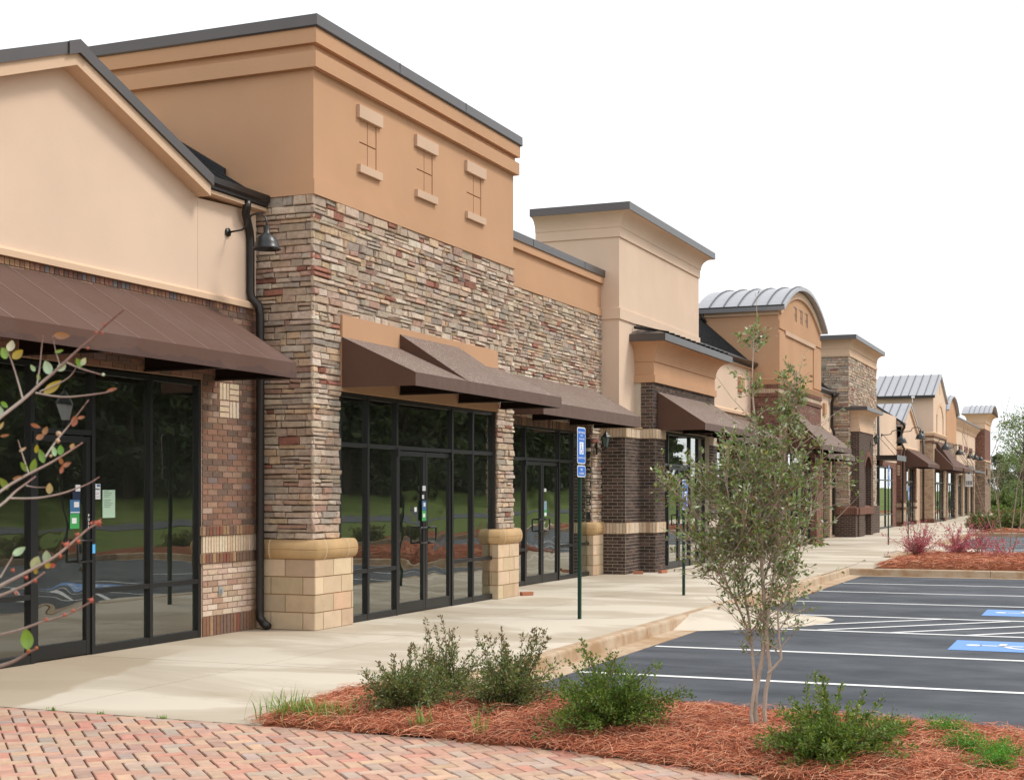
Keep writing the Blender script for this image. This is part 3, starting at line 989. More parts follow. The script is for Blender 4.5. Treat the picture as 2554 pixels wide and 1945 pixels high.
# rake boards, coping and soffit of the gable
def rake(y0, z0, y1, z1, xo, xi, h, name, mat):
    b = MB()
    b.prism([(xo, y0, z0), (xo, y1, z1), (xo, y1, z1 - h), (xo, y0, z0 - h)], (xi - xo, 0, 0))
    return b.build(name, mat, b0)
zpk = 5.905
rake(pk, zpk, 13.60, zpk - .373 * 2.26, -9.27, -9.60, .125, 'rake_board', 'creamband')
rake(7.5, zpk - .373 * 3.84, pk, zpk, -9.27, -9.60, .125, 'rake_board', 'creamband')
rake(pk, zpk + .115, 13.62, zpk + .115 - .373 * 2.28, -9.24, -9.62, .118, 'rake_coping', 'coping')
rake(7.5, zpk + .115 - .373 * 3.84, pk, zpk + .115, -9.24, -9.62, .118, 'rake_coping', 'coping')
b = MB(); b.prism([(-9.238, pk - .16, zpk - .06 - .012), (-9.238, pk, zpk - .012), (-9.238, pk + .12, zpk - .057), (-9.238, pk + .12, zpk + .075), (-9.238, pk, zpk + .12), (-9.238, pk - .16, zpk + .06)], (.012, 0, 0)); b.build('coping_cap', 'coping', b0)
rf = MB()
rf.prism([(-9.5, 7.5, zpk + .09 - .373 * 3.84), (-9.5, pk, zpk + .09), (-9.5, 13.62, zpk + .09 - .373 * 2.28), (-9.5, 13.62, zpk + .04 - .373 * 2.28), (-9.5, pk, zpk + .04), (-9.5, 7.5, zpk + .04 - .373 * 3.84)], (-1.6, 0, 0))
rf.build('gable_roof', 'roofdark', b0)
# front-sloping roof behind, with standing seams, cut by the taller shop
rf = MB()
SL = 0.60
def rz(x): return 5.14 + SL * (-9.38 - x)
op = [(-9.30, 13.57), (-9.40, 13.66), (-10.80, 11.40), (-11.0, 11.40), (-11.0, 14.84), (-9.30, 14.84)]
rf.prism([(x, y, rz(x)) for x, y in op], (0, 0, -.05))
for y in (13.75, 14.05, 14.35, 14.65):
    rf.prism([(-9.32, y, rz(-9.32) + .002), (-11.0, y, rz(-11.0) + .002), (-11.0, y, rz(-11.0) + .045), (-9.32, y, rz(-9.32) + .045)], (0, .02, 0))
rf.prism([(-9.9, 14.80, rz(-9.9)), (-11.0, 14.80, rz(-11.0)), (-11.0, 14.80, rz(-11.0) + .10), (-9.9, 14.80, rz(-9.9) + .10)], (0, .04, 0))
rf.build('standing_seam_roof', 'roofdark', b0)
b = MB(); b.box(-9.75, -9.33, 13.60, 14.84, 4.99, 5.03); b.build('soffit', 'creamband', b0)
b = MB(); b.box(-9.66, -9.40, 13.55, 14.86, 5.03, 5.12); b.build('fascia', 'gutter', b0)
gm = MB()
gm.prism([(-9.43, 13.61, 5.17), (-9.43, 13.61, 5.03), (-9.34, 13.61, 5.03), (-9.27, 13.61, 5.10), (-9.27, 13.61, 5.17), (-9.29, 13.61, 5.17), (-9.29, 13.61, 5.13), (-9.41, 13.61, 5.13), (-9.41, 13.61, 5.17)], (0, 1.22, 0))
gm.build('gutter', 'gutter', b0)
ds = pipe(b0, [(-9.33, 14.42, 5.04), (-9.33, 14.42, 4.97), (-9.36, 14.44, 4.90), (-9.41, 14.60, 4.72), (-9.41, 14.62, 4.60), (-9.41, 14.62, 4.00), (-9.40, 14.63, 3.93), (-9.32, 14.66, 3.84), (-9.31, 14.67, 3.74), (-9.33, 14.71, 3.2), (-9.35, 14.73, .22), (-9.35, 14.73, .14), (-9.30, 14.73, .08), (-9.22, 14.71, .035)], .05)
storefront(b0, -9.50, [(9.55, 10.10, 'w'), (10.10, 10.93, 'n'), (10.93, 11.82, 'd1'), (11.82, 12.77, 'n'), (12.77, 13.68, 'n')], 2.88)
b = MB(); b.box(-9.62, -9.50, Y0, 9.55, 0, 2.9); b.build('blank_panel', 'frame', b0)
interior(b0, -9.5, 6, 14.2, 2.9, posts=[(13.35, 13.52)])
awning(b0, 5.0, 13.94, XF + .012, -8.38, 3.72, 3.07, 2.90, 'awning', seams=[13.94 - .56 * k for k in range(1, 15)])
o = MB(); o.box(XF + .006, XF + .022, 14.00, 14.075, .455, .55); o.box(XF + .02, XF + .045, 14.02, 14.05, .48, .525)
o.build('outlet_cover', 'outlet', b0)
gooseneck((-9.448, 14.19, 4.64), 'black gooseneck barn lamp beside the drainpipe, nearest the camera', None)
b = MB(); b.box(-14, -9.65, Y0, Y1, 3.3, 4.9); b.build('inner_wall', 'cream', b0)

# notices and stickers on the first shop window
def card(name, label, cat, x, y0, y1, z0, z1, mat, lines=(), group=None, extra=()):
    b = MB(); b.box(x, x + .002, y0, y1, z0, z1)
    for (a, c_, d, e) in lines:
        b.box(x + .002, x + .0028, y0 + (y1 - y0) * a, y0 + (y1 - y0) * c_, z0 + (z1 - z0) * d, z0 + (z1 - z0) * e, 1)
    for (a, c_, d, e) in extra:
        b.box(x + .002, x + .003, y0 + (y1 - y0) * a, y0 + (y1 - y0) * c_, z0 + (z1 - z0) * d, z0 + (z1 - z0) * e, 2)
    return tag(b.build(name, [mat, 'ink', 'white' if 'sticker' in mat else 'sticker_blue'], None), label, cat, group)
GX = -9.490
txt = [(.12, .5 + .35 * ((k * 37) % 10) / 10, .94 - .062 * k, .955 - .062 * k) for k in range(10) if k not in (4,)]
card('paper_notice', 'pale green printed paper taped inside the window right of the brown awning shop door', 'notice', GX, 12.00, 12.20, 1.37, 1.655, 'paper_green', txt)
card('paper_notice', 'small white notice with a blue heading beside the door frame of the left shop', 'notice', GX, 11.855, 11.965, 1.56, 1.715, 'white', [(.1, .9, .62, .70), (.2, .8, .35, .38), (.1, .9, .15, .17)], extra=[(.5, .95, .82, .96)])
card('door_sticker', 'tiny white card at the top of the left shop door sticker stack', 'sticker', GX, 11.585, 11.655, 1.64, 1.705, 'white')
card('door_sticker', 'dark navy sticker under the white card on the left shop door', 'sticker', GX, 11.54, 11.655, 1.56, 1.638, 'sticker_navy')
card('door_sticker', 'blue and grey sticker with a white square on the left shop door', 'sticker', GX, 11.50, 11.65, 1.42, 1.557, 'sticker_blue', extra=[(.4, .9, .45, .85), (.05, .95, .05, .12)])
card('door_sticker', 'bright green sticker with a white square low on the left shop door', 'sticker', GX, 11.50, 11.64, 1.27, 1.418, 'sticker_green', extra=[(.2, .7, .35, .72)])
text_mesh('P\nU\nL\nL', .038, 'pull_lettering', 'sign_white', b0, (-9.468, 11.757, 1.385), (0, 1, 0), bold=.03)
tg = MB(); tg.box(-9.415, -9.408, 11.745, 11.785, 1.02, 1.11)
tag(tg.build('door_tag', 'tag_blue'), 'small blue tag hanging on the door pull of the left shop', 'tag')

# ================================================================== B1: stone-fronted tower shop
b1 = thing('stone_tower_shop', 'tall ochre stucco block over a stacked stone front with a double-pitched brown awning', 'building', (-8.7, 17.9, 0))
X1 = -8.70
TY0, TY1 = 14.87, 21.06
zs = 5.16
core = MB()
wall_box(core, X1 - .35, X1 - .02, TY0 + .02, TY1 - .02, 0, zs, holes=[(15.52, 20.39, 0, 2.87)])
core.box(-14, X1 - .36, TY0 + .02, TY0 + .3, 0, zs)
core.box(-14, X1 - .36, TY1 - .3, TY1 - .02, 0, zs)
core.build('stone_backing', 'mortar', b1)
st = MB()
stone_wall(st, 'y', X1 - .02, TY0, TY1, 1.0, zs, holes=[(15.50, 20.40, 0, 2.87), (15.51, 20.36, 2.85, 3.80)], seed=11, corner=(.035, .0))
stone_wall(st, 'x', TY0 + .02, -9.80, X1 - .02, 1.0, zs, seed=11, corner=(0, .032))
st.build('stacked_stone', 'stone', b1)
# cast-stone plinths with a bullnose cap
def plinth(parent, x0, x1, y0, y1, ztop=.84, zcap=1.07, rows=4, seed=1, capx=.045, bl=.44):
    b = MB(); b.box(x0, x1 - .012, y0 + .012, y1 - .012, 0, ztop); b.build('plinth_core', 'mortar_ochre', parent)
    BL = [((0.58, 0.44, 0.295), 5), ((0.63, 0.48, 0.325), 3), ((0.54, 0.40, 0.27), 3), ((0.58, 0.40, 0.26), 1)]
    b = MB(); h = ztop / rows
    for r_ in range(rows):
        brick_wall(b, 'y', x1 - .012, y0 - .0, y1, r_ * h, (r_ + 1) * h, BL, bw=bl, bh=h, dep=.012, off=.0, seed=seed + r_, j=.005) if r_ % 2 else \
        brick_wall(b, 'y', x1 - .012, y0 - bl * .55, y1, r_ * h, (r_ + 1) * h, BL, holes=[(y0 - bl, y0, 0, 9)], bw=bl, bh=h, dep=.012, off=.0, seed=seed + r_, j=.005)
        brick_wall(b, 'x', y0 + .012, x0 - (bl * .55 if r_ % 2 else 0), x1, r_ * h, (r_ + 1) * h, BL, holes=[(x0 - bl, x0, 0, 9)], bw=bl * 1.0, bh=h, dep=.012, off=.0, seed=seed + r_ + 40, j=.005)
    b.build('block_course', 'block', parent)
    hc = zcap - ztop; n = 12
    prof = [(-.02, ztop + .001)] + [(capx * math.cos(a) if False else capx * math.sin(a), ztop + hc / 2 - hc / 2 * math.cos(a)) for a in [math.pi * k / n for k in range(n + 1)]] + [(-.05, zcap)]
    b = MB(); b.ring(x0, x1, y0, y1, prof)
    c_ = b.build('bullnose_cap', 'capstone', parent, True)
    g = MB()
    for (kx, ky) in ((x1, y0 + (y1 - y0) * .22), (x1, y0 + (y1 - y0) * .80)):
        pts = [(kx + (capx + .001) * math.sin(a), ky, ztop + hc / 2 - (hc / 2 + .001) * math.cos(a)) for a in [math.pi * k / n for k in range(n + 1)]]
        g.tube(pts, .004, 4)
    if x1 - x0 > .4:
        kx = x0 + (x1 - x0) * .42
        pts = [(kx, y0 - (capx + .001) * math.sin(a), ztop + hc / 2 - (hc / 2 + .001) * math.cos(a)) for a in [math.pi * k / n for k in range(n + 1)]]
        g.tube(pts, .004, 4)
    g.build('cap_joint', 'capjoint', c_)
    g = MB(); zm = ztop + hc * .5; g.ring(x0, x1, y0, y1, [(capx - .01, zm - .003), (capx + .001, zm - .003), (capx + .001, zm + .003), (capx - .01, zm + .003)]); g.build('cap_seam', 'mortar_ochre', c_)
plinth(b1, -9.70, -8.655, 14.83, 15.76, seed=3)
plinth(b1, -9.40, -8.645, 20.32, 21.16, seed=9)
# stucco upper part
up = MB()
holes = [(16.0, 16.46, 5.73, 6.36), (17.62, 18.12, 5.73, 6.36), (19.27, 19.80, 5.73, 6.36)]
wall_box(up, X1 - .3, X1, TY0, TY1, zs, 7.15, holes=holes)
up.box(-14.5, X1 - .3, TY0, TY0 + .3, zs, 7.15)
up.box(-14.5, X1 - .3, TY1 - .3, TY1, zs, 7.15)
up.box(-14.5, -14.2, TY0, TY1, 0, 7.15)
up.build('stucco_wall', 'ochre', b1)
mo = MB()
for (o_, z0, z1) in ((.028, 5.155, 5.335), (.075, 6.64, 6.83), (.02, 6.83, 6.92), (.085, 6.92, 7.10)):
    mo.ring(-14.2, X1, TY0, TY1, [(-.1, z0), (o_, z0), (o_, z1), (-.1, z1)])
mo.build('cornice_band', 'ochre', b1)
mo = MB(); mo.ring(-14.2, X1, TY0, TY1, [(-.1, 7.09), (.105, 7.10), (.115, 7.115), (.112, 7.245), (-.3, 7.27)])
cp = mo.build('coping', 'coping', b1)
mo = MB()
for y in (16.9, 19.0): mo.box(X1 + .11, X1 + .116, y, y + .012, 7.105, 7.25)
mo.build('coping_joint', 'gutter', cp)
for k, (a, c_) in enumerate(((16.0, 16.46), (17.62, 18.12), (19.27, 19.80))):
    pn = MB()
    m_ = (a + c_) / 2; zm = 6.03
    for (p0, p1, q0, q1) in ((a, m_ - .008, 5.73, zm - .008), (m_ + .008, c_ - .01, 5.73, zm - .008), (a, m_ - .008, zm + .008, 6.36), (m_ + .008, c_ - .01, zm + .008, 6.36)):
        pn.box(X1 - .1, X1 - .010, p0, p1, q0, q1)
    pn.box(X1 - .2, X1 - .04, a - .01, c_ + .01, 5.70, 6.40)
    fw = pn.build('false_window', 'ochre', b1)
    bx('lintel', 'lintel', fw, X1 - .02, X1 + .045, a - .07, c_ + .10, 6.32, 6.48)
    bx('sill', 'lintel', fw, X1 - .02, X1 + .045, a - .05, c_ + .09, 5.64, 5.74)
bx('stucco_panel', 'ochre', b1, X1 - .2, X1 + .035, 15.51, 20.36, 2.87, 3.80)
awning(b1, 15.50, 20.46, X1 + .035, -7.67, 3.53, 3.07, 2.91, 'awning_speck', bump_=(17.05, 18.90, 3.72))
storefront(b1, -8.785, [(15.56, 16.32, 'w'), (16.32, 17.13, 'w'), (17.13, 18.88, 'd2'), (18.88, 19.60, 'w'), (19.60, 20.385, 'w')], 2.868)
interior(b1, -8.9, 15.2, 20.8, 2.9, posts=[(19.95, 20.1)])
GX = -8.75
card('door_sticker', 'upper white card on the right leaf of the stone shop doors', 'sticker', GX, 17.90, 18.00, 1.655, 1.725, 'white')
card('door_sticker', 'small white tag below the upper card on the stone shop doors', 'sticker', GX, 17.89, 17.95, 1.545, 1.60, 'white')
card('door_sticker', 'blue sticker with a white square on the stone shop doors', 'sticker', GX, 17.89, 18.02, 1.385, 1.52, 'sticker_blue', extra=[(.3, .8, .4, .8)])
card('door_sticker', 'green sticker with a white square on the stone shop doors', 'sticker', GX, 17.89, 18.02, 1.24, 1.382, 'sticker_green', extra=[(.2, .7, .35, .72)])
card('door_sticker', 'white square on the left leaf edge of the stone shop doors', 'sticker', GX, 17.65, 17.72, 1.37, 1.43, 'white')

# ================================================================== B2: low parapet stone shop
b2 = thing('low_parapet_shop', 'low stacked stone shop with an ochre parapet between the two towers', 'building', (-9.45, 24.3, 0))
X2 = -9.45
core = MB()
wall_box(core, X2 - .35, X2 - .02, 21.06, 27.5, 0, 5.17, holes=[(21.1, 26.93, 0, 2.83)])
core.build('stone_backing', 'mortar', b2)
st = MB()
stone_wall(st, 'y', X2 - .02, 21.07, 27.5, .9, 5.17, holes=[(21.0, 26.93, 0, 2.98)], seed=23)
stone_wall(st, 'x', 26.93, X2 - .2, X2 - .02, .9, 2.9, seed=24)
st.build('stacked_stone', 'stone', b2)
hd = MB(); brick_wall(hd, 'y', X2 - .01, 21.1, 26.95, 2.80, 2.98, [((.20, .13, .09), 3), ((.28, .17, .11), 2), ((.14, .09, .07), 2)], bw=.0685, bh=.18, off=0, seed=5)
hd.build('soldier_course', 'brick', b2)
up = MB(); up.box(X2 - .3, X2, 21.06, 27.5, 5.17, 5.96)
up.box(X2 - .1, X2 + .03, 21.06, 27.5, 5.17, 5.33); up.box(X2 - .1, X2 + .06, 21.06, 27.5, 5.82, 5.955)
up.build('stucco_parapet', 'ochre', b2)
mo = MB(); mo.box(X2 - .4, X2 + .085, 21.06, 27.5, 5.955, 6.09)
cp = mo.build('coping', 'coping', b2)
mo = MB()
for y in (23.6, 26.3): mo.box(X2 + .083, X2 + .089, y, y + .012, 5.96, 6.09)
mo.build('coping_joint', 'gutter', cp)
plinth(b2, -9.7, -9.395, 26.86, 27.55, ztop=.80, zcap=1.05, seed=15, capx=.04)
awning(b2, 21.75, 26.95, X2 + .03, -8.46, 3.66, 3.11, 2.90, 'awning_speck')
storefront(b2, -9.52, [(21.10, 21.9, 'w'), (21.9, 22.7, 'w'), (22.7, 23.5, 'w'), (23.5, 25.2, 'd2'), (25.2, 25.95, 'w'), (25.95, 26.95, 'w')], 2.82)
interior(b2, -9.6, 21.3, 27.3, 2.9)
GX = -9.485
card('door_sticker', 'white card on the doors behind the tall blue parking sign', 'sticker', GX, 24.42, 24.53, 1.65, 1.71, 'white')
card('door_sticker', 'pale blue sticker on the doors behind the tall blue parking sign', 'sticker', GX, 24.42, 24.55, 1.32, 1.48, 'sticker_pale')
card('door_sticker', 'green sticker on the doors behind the tall blue parking sign', 'sticker', GX, 24.42, 24.55, 1.20, 1.318, 'sticker_green', extra=[(.1, .9, .1, .6)])
lantern((-9.40, 27.05, 2.52), 'black carriage lantern on the stone pier by the dark brick porch', None, 1.0)

# ================================================================== B3: cream tower with dark brick porch
b3 = thing('cream_tower_shop', 'cream stucco tower with a flared cornice above a dark brick porch with an ochre top', 'building', (-9.0, 30.9, 0))
X3 = -9.07; T0, T1 = 27.5, 33.55
b = MB()
b.ring(-10.86, X3, T0, T1, [(0, 2.9), (0, 5.11), (.03, 5.11), (.03, 5.33), (0, 5.345), (0, 6.75), (.03, 6.75), (.03, 6.93), (.045, 6.95)] + coveprof(6.95, 7.22, .045, .30) + [(.30, 7.225)], kb=0.0)
b.build('tower_wall', 'cream', b3)
b = MB(); b.ring(-10.86, X3, T0, T1, [(.28, 7.222), (.325, 7.222), (.325, 7.375), (-.2, 7.42)], kb=0.03); b.build('coping', 'coping', b3)
b = MB(); b.ring(-10.86, X3 + .14, T0 - .02, T1 - .3, [(0, 0), (0, 2.94)]); b.build('pier_core', 'mortar_grey', b3)
bk = MB()
XA, XB = -8.93, -8.60
P0, P1 = 28.45, 33.45
brick_wall(bk, 'x', T0 - .02, -9.6, XA, 0, .81, DARKB, seed=31)
brick_wall(bk, 'x', T0 - .02, -9.6, XA, 1.03, 2.74, DARKB, seed=32)
brick_wall(bk, 'y', XA, T0 - .02, P0, 0, .81, DARKB, seed=33)
brick_wall(bk, 'y', XA, T0 - .02, P0, 1.03, 2.74, DARKB, seed=34)
bb = MB()
bb.box(XA - .3, XB - .004, P0 + .004, 29.12, 0, 2.94)
bb.box(XA - .3, XB - .07, P0 + .05, P1, 2.94, 3.90)
bb.box(XA - .3, XB - .004, 32.75, P1, 0, 2.94)
bb.build('porch_core', 'mortar_grey', b3)
for (z0, z1, s_) in ((0, .81, 35), (1.03, 2.74, 36)):
    brick_wall(bk, 'x', P0, XA, XB, z0, z1, DARKB, seed=s_)
    brick_wall(bk, 'y', XB, P0, 29.12, z0, z1, DARKB, seed=s_ + 5)
    brick_wall(bk, 'y', XB, 32.75, P1, z0, z1, DARKB, seed=s_ + 6)
brick_wall(bk, 'x', P0 + .046, XA, XB - .066, 2.94, 3.90, DARKB, seed=44)
brick_wall(bk, 'y', XB - .066, P0 + .046, P1, 2.94, 3.90, DARKB, seed=45)
bk.build('dark_brickwork', 'brick', b3)
for (z0, z1, s_) in ((.81, 1.03, 50), (2.74, 2.94, 60)):
    bk = MB()
    bk.box(-9.6, XA + .018, T0 - .04, P0, z0 + .003, z1 - .003, 1)
    bk.box(XA - .2, XB + .018, P0 - .02, 29.14, z0 + .003, z1 - .003, 1)
    brick_wall(bk, 'x', T0 - .04, -9.6, XA + .02, z0, z1, CREAMB, bw=.0685, bh=.22, off=0, seed=s_)
    brick_wall(bk, 'y', XA + .018, T0 - .04, P0 - .02, z0, z1, CREAMB, bw=.0685, bh=.22, off=0, seed=s_ + 1)
    brick_wall(bk, 'x', P0 - .02, XA, XB + .02, z0, z1, CREAMB, bw=.0685, bh=.22, off=0, seed=s_ + 2)
    brick_wall(bk, 'y', XB + .018, P0 - .02, 29.14, z0, z1, CREAMB, bw=.0685, bh=.22, off=0, seed=s_ + 3)
    bk.build('soldier_band', ['brick', 'mortar_ochre'], b3)
b = MB(); b.ring(-9.5, XA + .03, T0 - .05, P0, [(0, 2.94), (.02, 2.945), (.02, 2.965), (-.05, 3.0)]); b.build('pier_cap', 'capstone', b3)
b = MB()
b.ring(-9.5, XB - .05, P0 + .05, P1, [(-.02, 3.90), (.035, 3.90), (.035, 4.05), (0, 4.06), (0, 4.33), (.02, 4.33), (.02, 4.36)] + coveprof(4.36, 4.70, .02, .30) + [(.30, 4.72)])
b.build('porch_frieze', 'ochre', b3)
b = MB(); b.ring(-9.5, XB - .05, P0 + .05, P1, [(.27, 4.72), (.345, 4.72), (.345, 4.865), (-.05, 4.99)])
for k in range(12):
    y = 28.4 + .41 * k
    b.prism([(-8.33, y, 4.87), (-9.0, y, 5.06), (-9.0, y, 5.10), (-8.33, y, 4.91)], (0, .02, 0))
b.build('porch_roof', 'coping', b3)
b = MB()
for k in range(13):
    y = 28.4 + .41 * k
    b.prism([(-8.30, y, 4.87), (-9.05, y, 5.00), (-9.05, y, 5.06), (-8.30, y, 4.92)], (0, .025, 0))
b.build('roof_seam', 'roofdark', b3)
awning(b3, 28.75, 33.2, XB - .05, -7.64, 3.72, 3.06, 2.92, 'awning_speck')
storefront(b3, -8.75, [(29.12, 29.75, 'w'), (29.75, 31.5, 'd2'), (31.5, 32.2, 'w'), (32.2, 32.78, 'w')], 2.92, wavy='glass')
interior(b3, -8.9, 28.9, 33.2, 2.9, depth=5)
for k, (y, x) in enumerate(((21.25, -8.55), (27.75, -8.75), (28.3, -8.40))):
    b = MB(); b.box(-.1, .1, -.045, .045, 0, .055)
    o = b.build('loose_brick', 'clay'); o.location = (x, y, .004); o.rotation_euler = (0, 0, (.9, .3, 1.2)[k])
    tag(o, ('loose red brick lying by the second cast stone pier', 'loose red brick lying in front of the dark brick porch pier', 'small broken brick right of the other one at the dark porch pier')[k], 'brick')
# ================================================================== B4 / B6: small cream links
def link(name, label, y0, y1, zr, low, ends=None):
    t = thing(name, label, 'building', (-9.5, (y0 + y1) / 2, 0))
    bx('stucco_wall', 'cream', t, -9.8, -9.5, y0, y1, 3.83, 5.25)
    b = MB(); b.prism([(-9.5, y0, 3.80), (-9.44, y0, 3.80), (-9.44, y0, 3.87), (-9.5, y0, 3.92)], (0, y1 - y0, 0)); b.build('ledge', 'creamband', t)
    b = MB(); wall_box(b, -9.9, -9.505, y0, y1, 0, 3.83, holes=[(y0 + .5, y1 - .6, 0, 2.85)]); b.build('brick_wall', low, t)
    b = MB()
    zt = lambda x: 5.30 + .89 * (-9.46 - x)
    b.prism([(-9.38, y0, zt(-9.38)), (-12.5, y0, zt(-12.5)), (-12.5, y0, zt(-12.5) - .06), (-9.38, y0, zt(-9.38) - .06)], (0, y1 - y0, 0))
    y = y0 + .2
    while y < y1:
        b.prism([(-9.38, y, zt(-9.38)), (-12.5, y, zt(-12.5)), (-12.5, y, zt(-12.5) + .045), (-9.38, y, zt(-9.38) + .045)], (0, .025, 0)); y += .41
    b.build('standing_seam_roof', 'roofdark', t)
    b = MB(); b.box(-9.75, -9.40, y0, y1, 5.15, 5.23); b.build('fascia', 'creamband', t)
    gutter_run(t, -9.40, y0, y1, 5.33)
    return t
b4 = link('cream_link_shop', 'short cream wall with a dark seamed roof left of the barrel-roofed block', 33.56, 40.8, 0, 'tan_brick_tex')
bx('stucco_box', 'ochre', b4, -9.5, -9.42, 39.25, 39.75, 4.45, 4.85)
storefront(b4, -9.55, [(34.1, 35.4, 'w'), (35.4, 36.8, 'w'), (36.8, 38.5, 'd2'), (38.5, 40.2, 'w')], 2.85, wavy='glass')
interior(b4, -9.7, 33.9, 40.5, 2.9)
awning(b4, 34.0, 40.4, -9.48, -8.45, 3.68, 3.08, 2.90, 'awning_speck')

# ================================================================== B5: barrel-roofed ochre block
def arc(yc, half, zspring, rise, n=16, dz=0.0):
    Rr = (half * half + rise * rise) / (2 * rise)
    a0 = math.asin(half / Rr)
    return [(yc + Rr * math.sin(-a0 + 2 * a0 * i / n), zspring + rise - Rr + Rr * math.cos(-a0 + 2 * a0 * i / n) + dz) for i in range(n + 1)]

def barrel_roof(parent, yc, half, zs_, rise, x0, x1, seams, matr='roofgrey', th=.10):
    pts = arc(yc, half, zs_, rise)
    pin = arc(yc, half - .03, zs_ - th, rise)
    b = MB()
    b.prism([(x1, y, z) for y, z in pts] + [(x1, y, z) for y, z in reversed(pin)], (x0 - x1, 0, 0))
    r_ = b.build('barrel_roof', matr, parent)
    s_ = MB()
    for x in seams:
        p2 = arc(yc, half, zs_ + .04, rise)
        s_.prism([(x, y, z) for y, z in p2] + [(x, y, z) for y, z in reversed(pts)], (.025, 0, 0))
    s_.build('roof_seam', 'seam', r_)
    return r_
b5 = thing('barrel_roof_shop', 'ochre stucco block with a grey barrel metal roof over dark red brick', 'building', (-8.7, 44, 0))
X5 = -8.70; V0, V1, VC = 40.8, 47.2, 44.0
pts = arc(VC, 3.2, 6.83, .83)
b = MB()
nich = arc(VC, 2.9, 6.62, .78, 12)
b.prism([(X5, V0, 4.9)] + [(X5, V1, 4.9)] + [(X5, y, z) for y, z in reversed(pts)], (-.3, 0, 0))
b.box(-13, X5 - .3, V0, V0 + .25, 3.0, 6.86); b.box(-13, X5 - .3, V1 - .25, V1, 3.0, 6.86)
b.build('stucco_wall', 'ochre', b5)
b = MB()
pA = arc(VC, 3.24, 6.83, .86); pB = arc(VC, 3.0, 6.74, .74)
b.prism([(X5 + .06, y, z) for y, z in pA] + [(X5 + .06, y, z) for y, z in reversed(pB)], (-.1, 0, 0))
b.box(-13, X5, V0 - .05, V0, 6.70, 6.86)
b.build('arched_moulding', 'creamband', b5)
barrel_roof(b5, VC, 3.42, 6.90, .92, -11.1, X5 + .22, [X5 + .1 - .42 * k for k in range(6)])
b = MB(); b.prism([(-11.1, V0 - .20, 6.96), (-11.1, V0 - .20, 6.84), (-11.1, V0 - .06, 6.84), (-11.1, V0 - .06, 6.96)], (11.1 + X5 + .2, 0, 0)); b.build('gutter', 'gutter', b5)
pipe(b5, [(-10.9, V0 - .12, 6.84), (-10.9, V0 - .12, 6.7), (-10.8, V0 - .08, 6.55)], .05)
b = MB()
b.box(X5 - .1, X5 + .05, 41.6, 46.15, 6.20, 6.32)
l5 = b.build('lintel', 'lintel', b5)
b = MB()
b.box(X5 + .0, X5 + .03, V0, 41.62, 4.95, 6.20); b.box(X5, X5 + .03, 45.95, V1, 4.95, 6.20)
b.box(X5, X5 + .03, V0, V1, 6.32, 6.55)
b.build('niche_frame', 'ochre', b5)
b = MB()
for y in (43.15, 44.0, 44.85):
    b.box(X5 + .0, X5 + .012, y - .20, y + .20, 7.16, 7.18); b.box(X5, X5 + .012, y + .18, y + .20, 6.75, 7.18); b.box(X5, X5 + .012, y - .12, y + .20, 6.94, 6.955)
    b.box(X5, X5 + .012, y - .01, y + .005, 6.62 + .15, 7.17)
b.build('false_window', 'gutter', b5)
b = MB(); b.ring(-13, X5, V0, V1, [(-.1, 4.72), (.04, 4.72), (.09, 4.86), (.0, 4.90)]); b.build('ledge', 'ochre', b5)
b = MB(); wall_box(b, X5 - .3, X5 + .02, V0 - .02, V1 + .02, 0, 4.37, holes=[(41.9, 46.1, 0, 2.86)]); b.box(-11, X5 - .3, V0 - .02, V0 + .3, 0, 4.37); b.box(-11, X5 - .3, V1 - .3, V1 + .02, 0, 4.37)
b.build('brick_wall', 'red_brick_tex', b5)
for (z0, z1, mt, o_) in ((4.37, 4.475, 'rowlock_tex', .05), (4.475, 4.61, 'soldier_tex', .025), (4.61, 4.72, 'rowlock_tex', .05)):
    b = MB(); b.ring(-11, X5, V0, V1, [(-.1, z0), (o_, z0 + .001), (o_, z1 - .001), (-.1, z1)]); b.build('brick_band', mt, b5)
bx('brick_pier', 'red_brick_tex', b5, X5 - .2, X5 + .10, 46.05, 48.0 - .8, 0, 2.86)
awning(b5, 42.0, 47.3, X5 + .05, -7.72, 3.78, 3.05, 2.90, 'awning_speck', bump_=(42.3, 43.9, 4.02))
storefront(b5, X5 - .15, [(41.9, 42.6, 'w'), (42.6, 43.3, 'w'), (43.3, 45.0, 'd2'), (45.0, 46.1, 'w')], 2.86, wavy='glass')
interior(b5, X5 - .3, 41.2, 46.9, 2.9, depth=4)
b6 = link('narrow_cream_link_shop', 'narrow cream stucco wall with a drainpipe left of the distant stone tower', 47.22, 54.15, 0, 'tan_brick_tex')
pipe(b6, [(-9.33, 53.2, 5.25), (-9.35, 53.3, 5.1), (-9.43, 53.45, 4.95), (-9.43, 53.45, 4.05), (-9.36, 53.5, 3.85), (-9.36, 53.5, .1)], .055)
bx('stucco_box', 'ochre', b6, -9.5, -9.42, 52.0, 52.4, 4.45, 4.85)
storefront(b6, -9.55, [(47.7, 49.3, 'w'), (49.3, 50.9, 'd2'), (50.9, 52.3, 'w'), (52.3, 53.5, 'w')], 2.85, wavy='glass')
interior(b6, -9.7, 47.4, 53.9, 2.9)
bx('brick_pier', 'tan_brick_tex', b6, -9.6, -9.42, 53.0, 54.1, 0, 2.9)
awning(b6, 47.7, 53.2, -9.48, -8.55, 3.55, 2.95, 2.78, 'awning_speck')

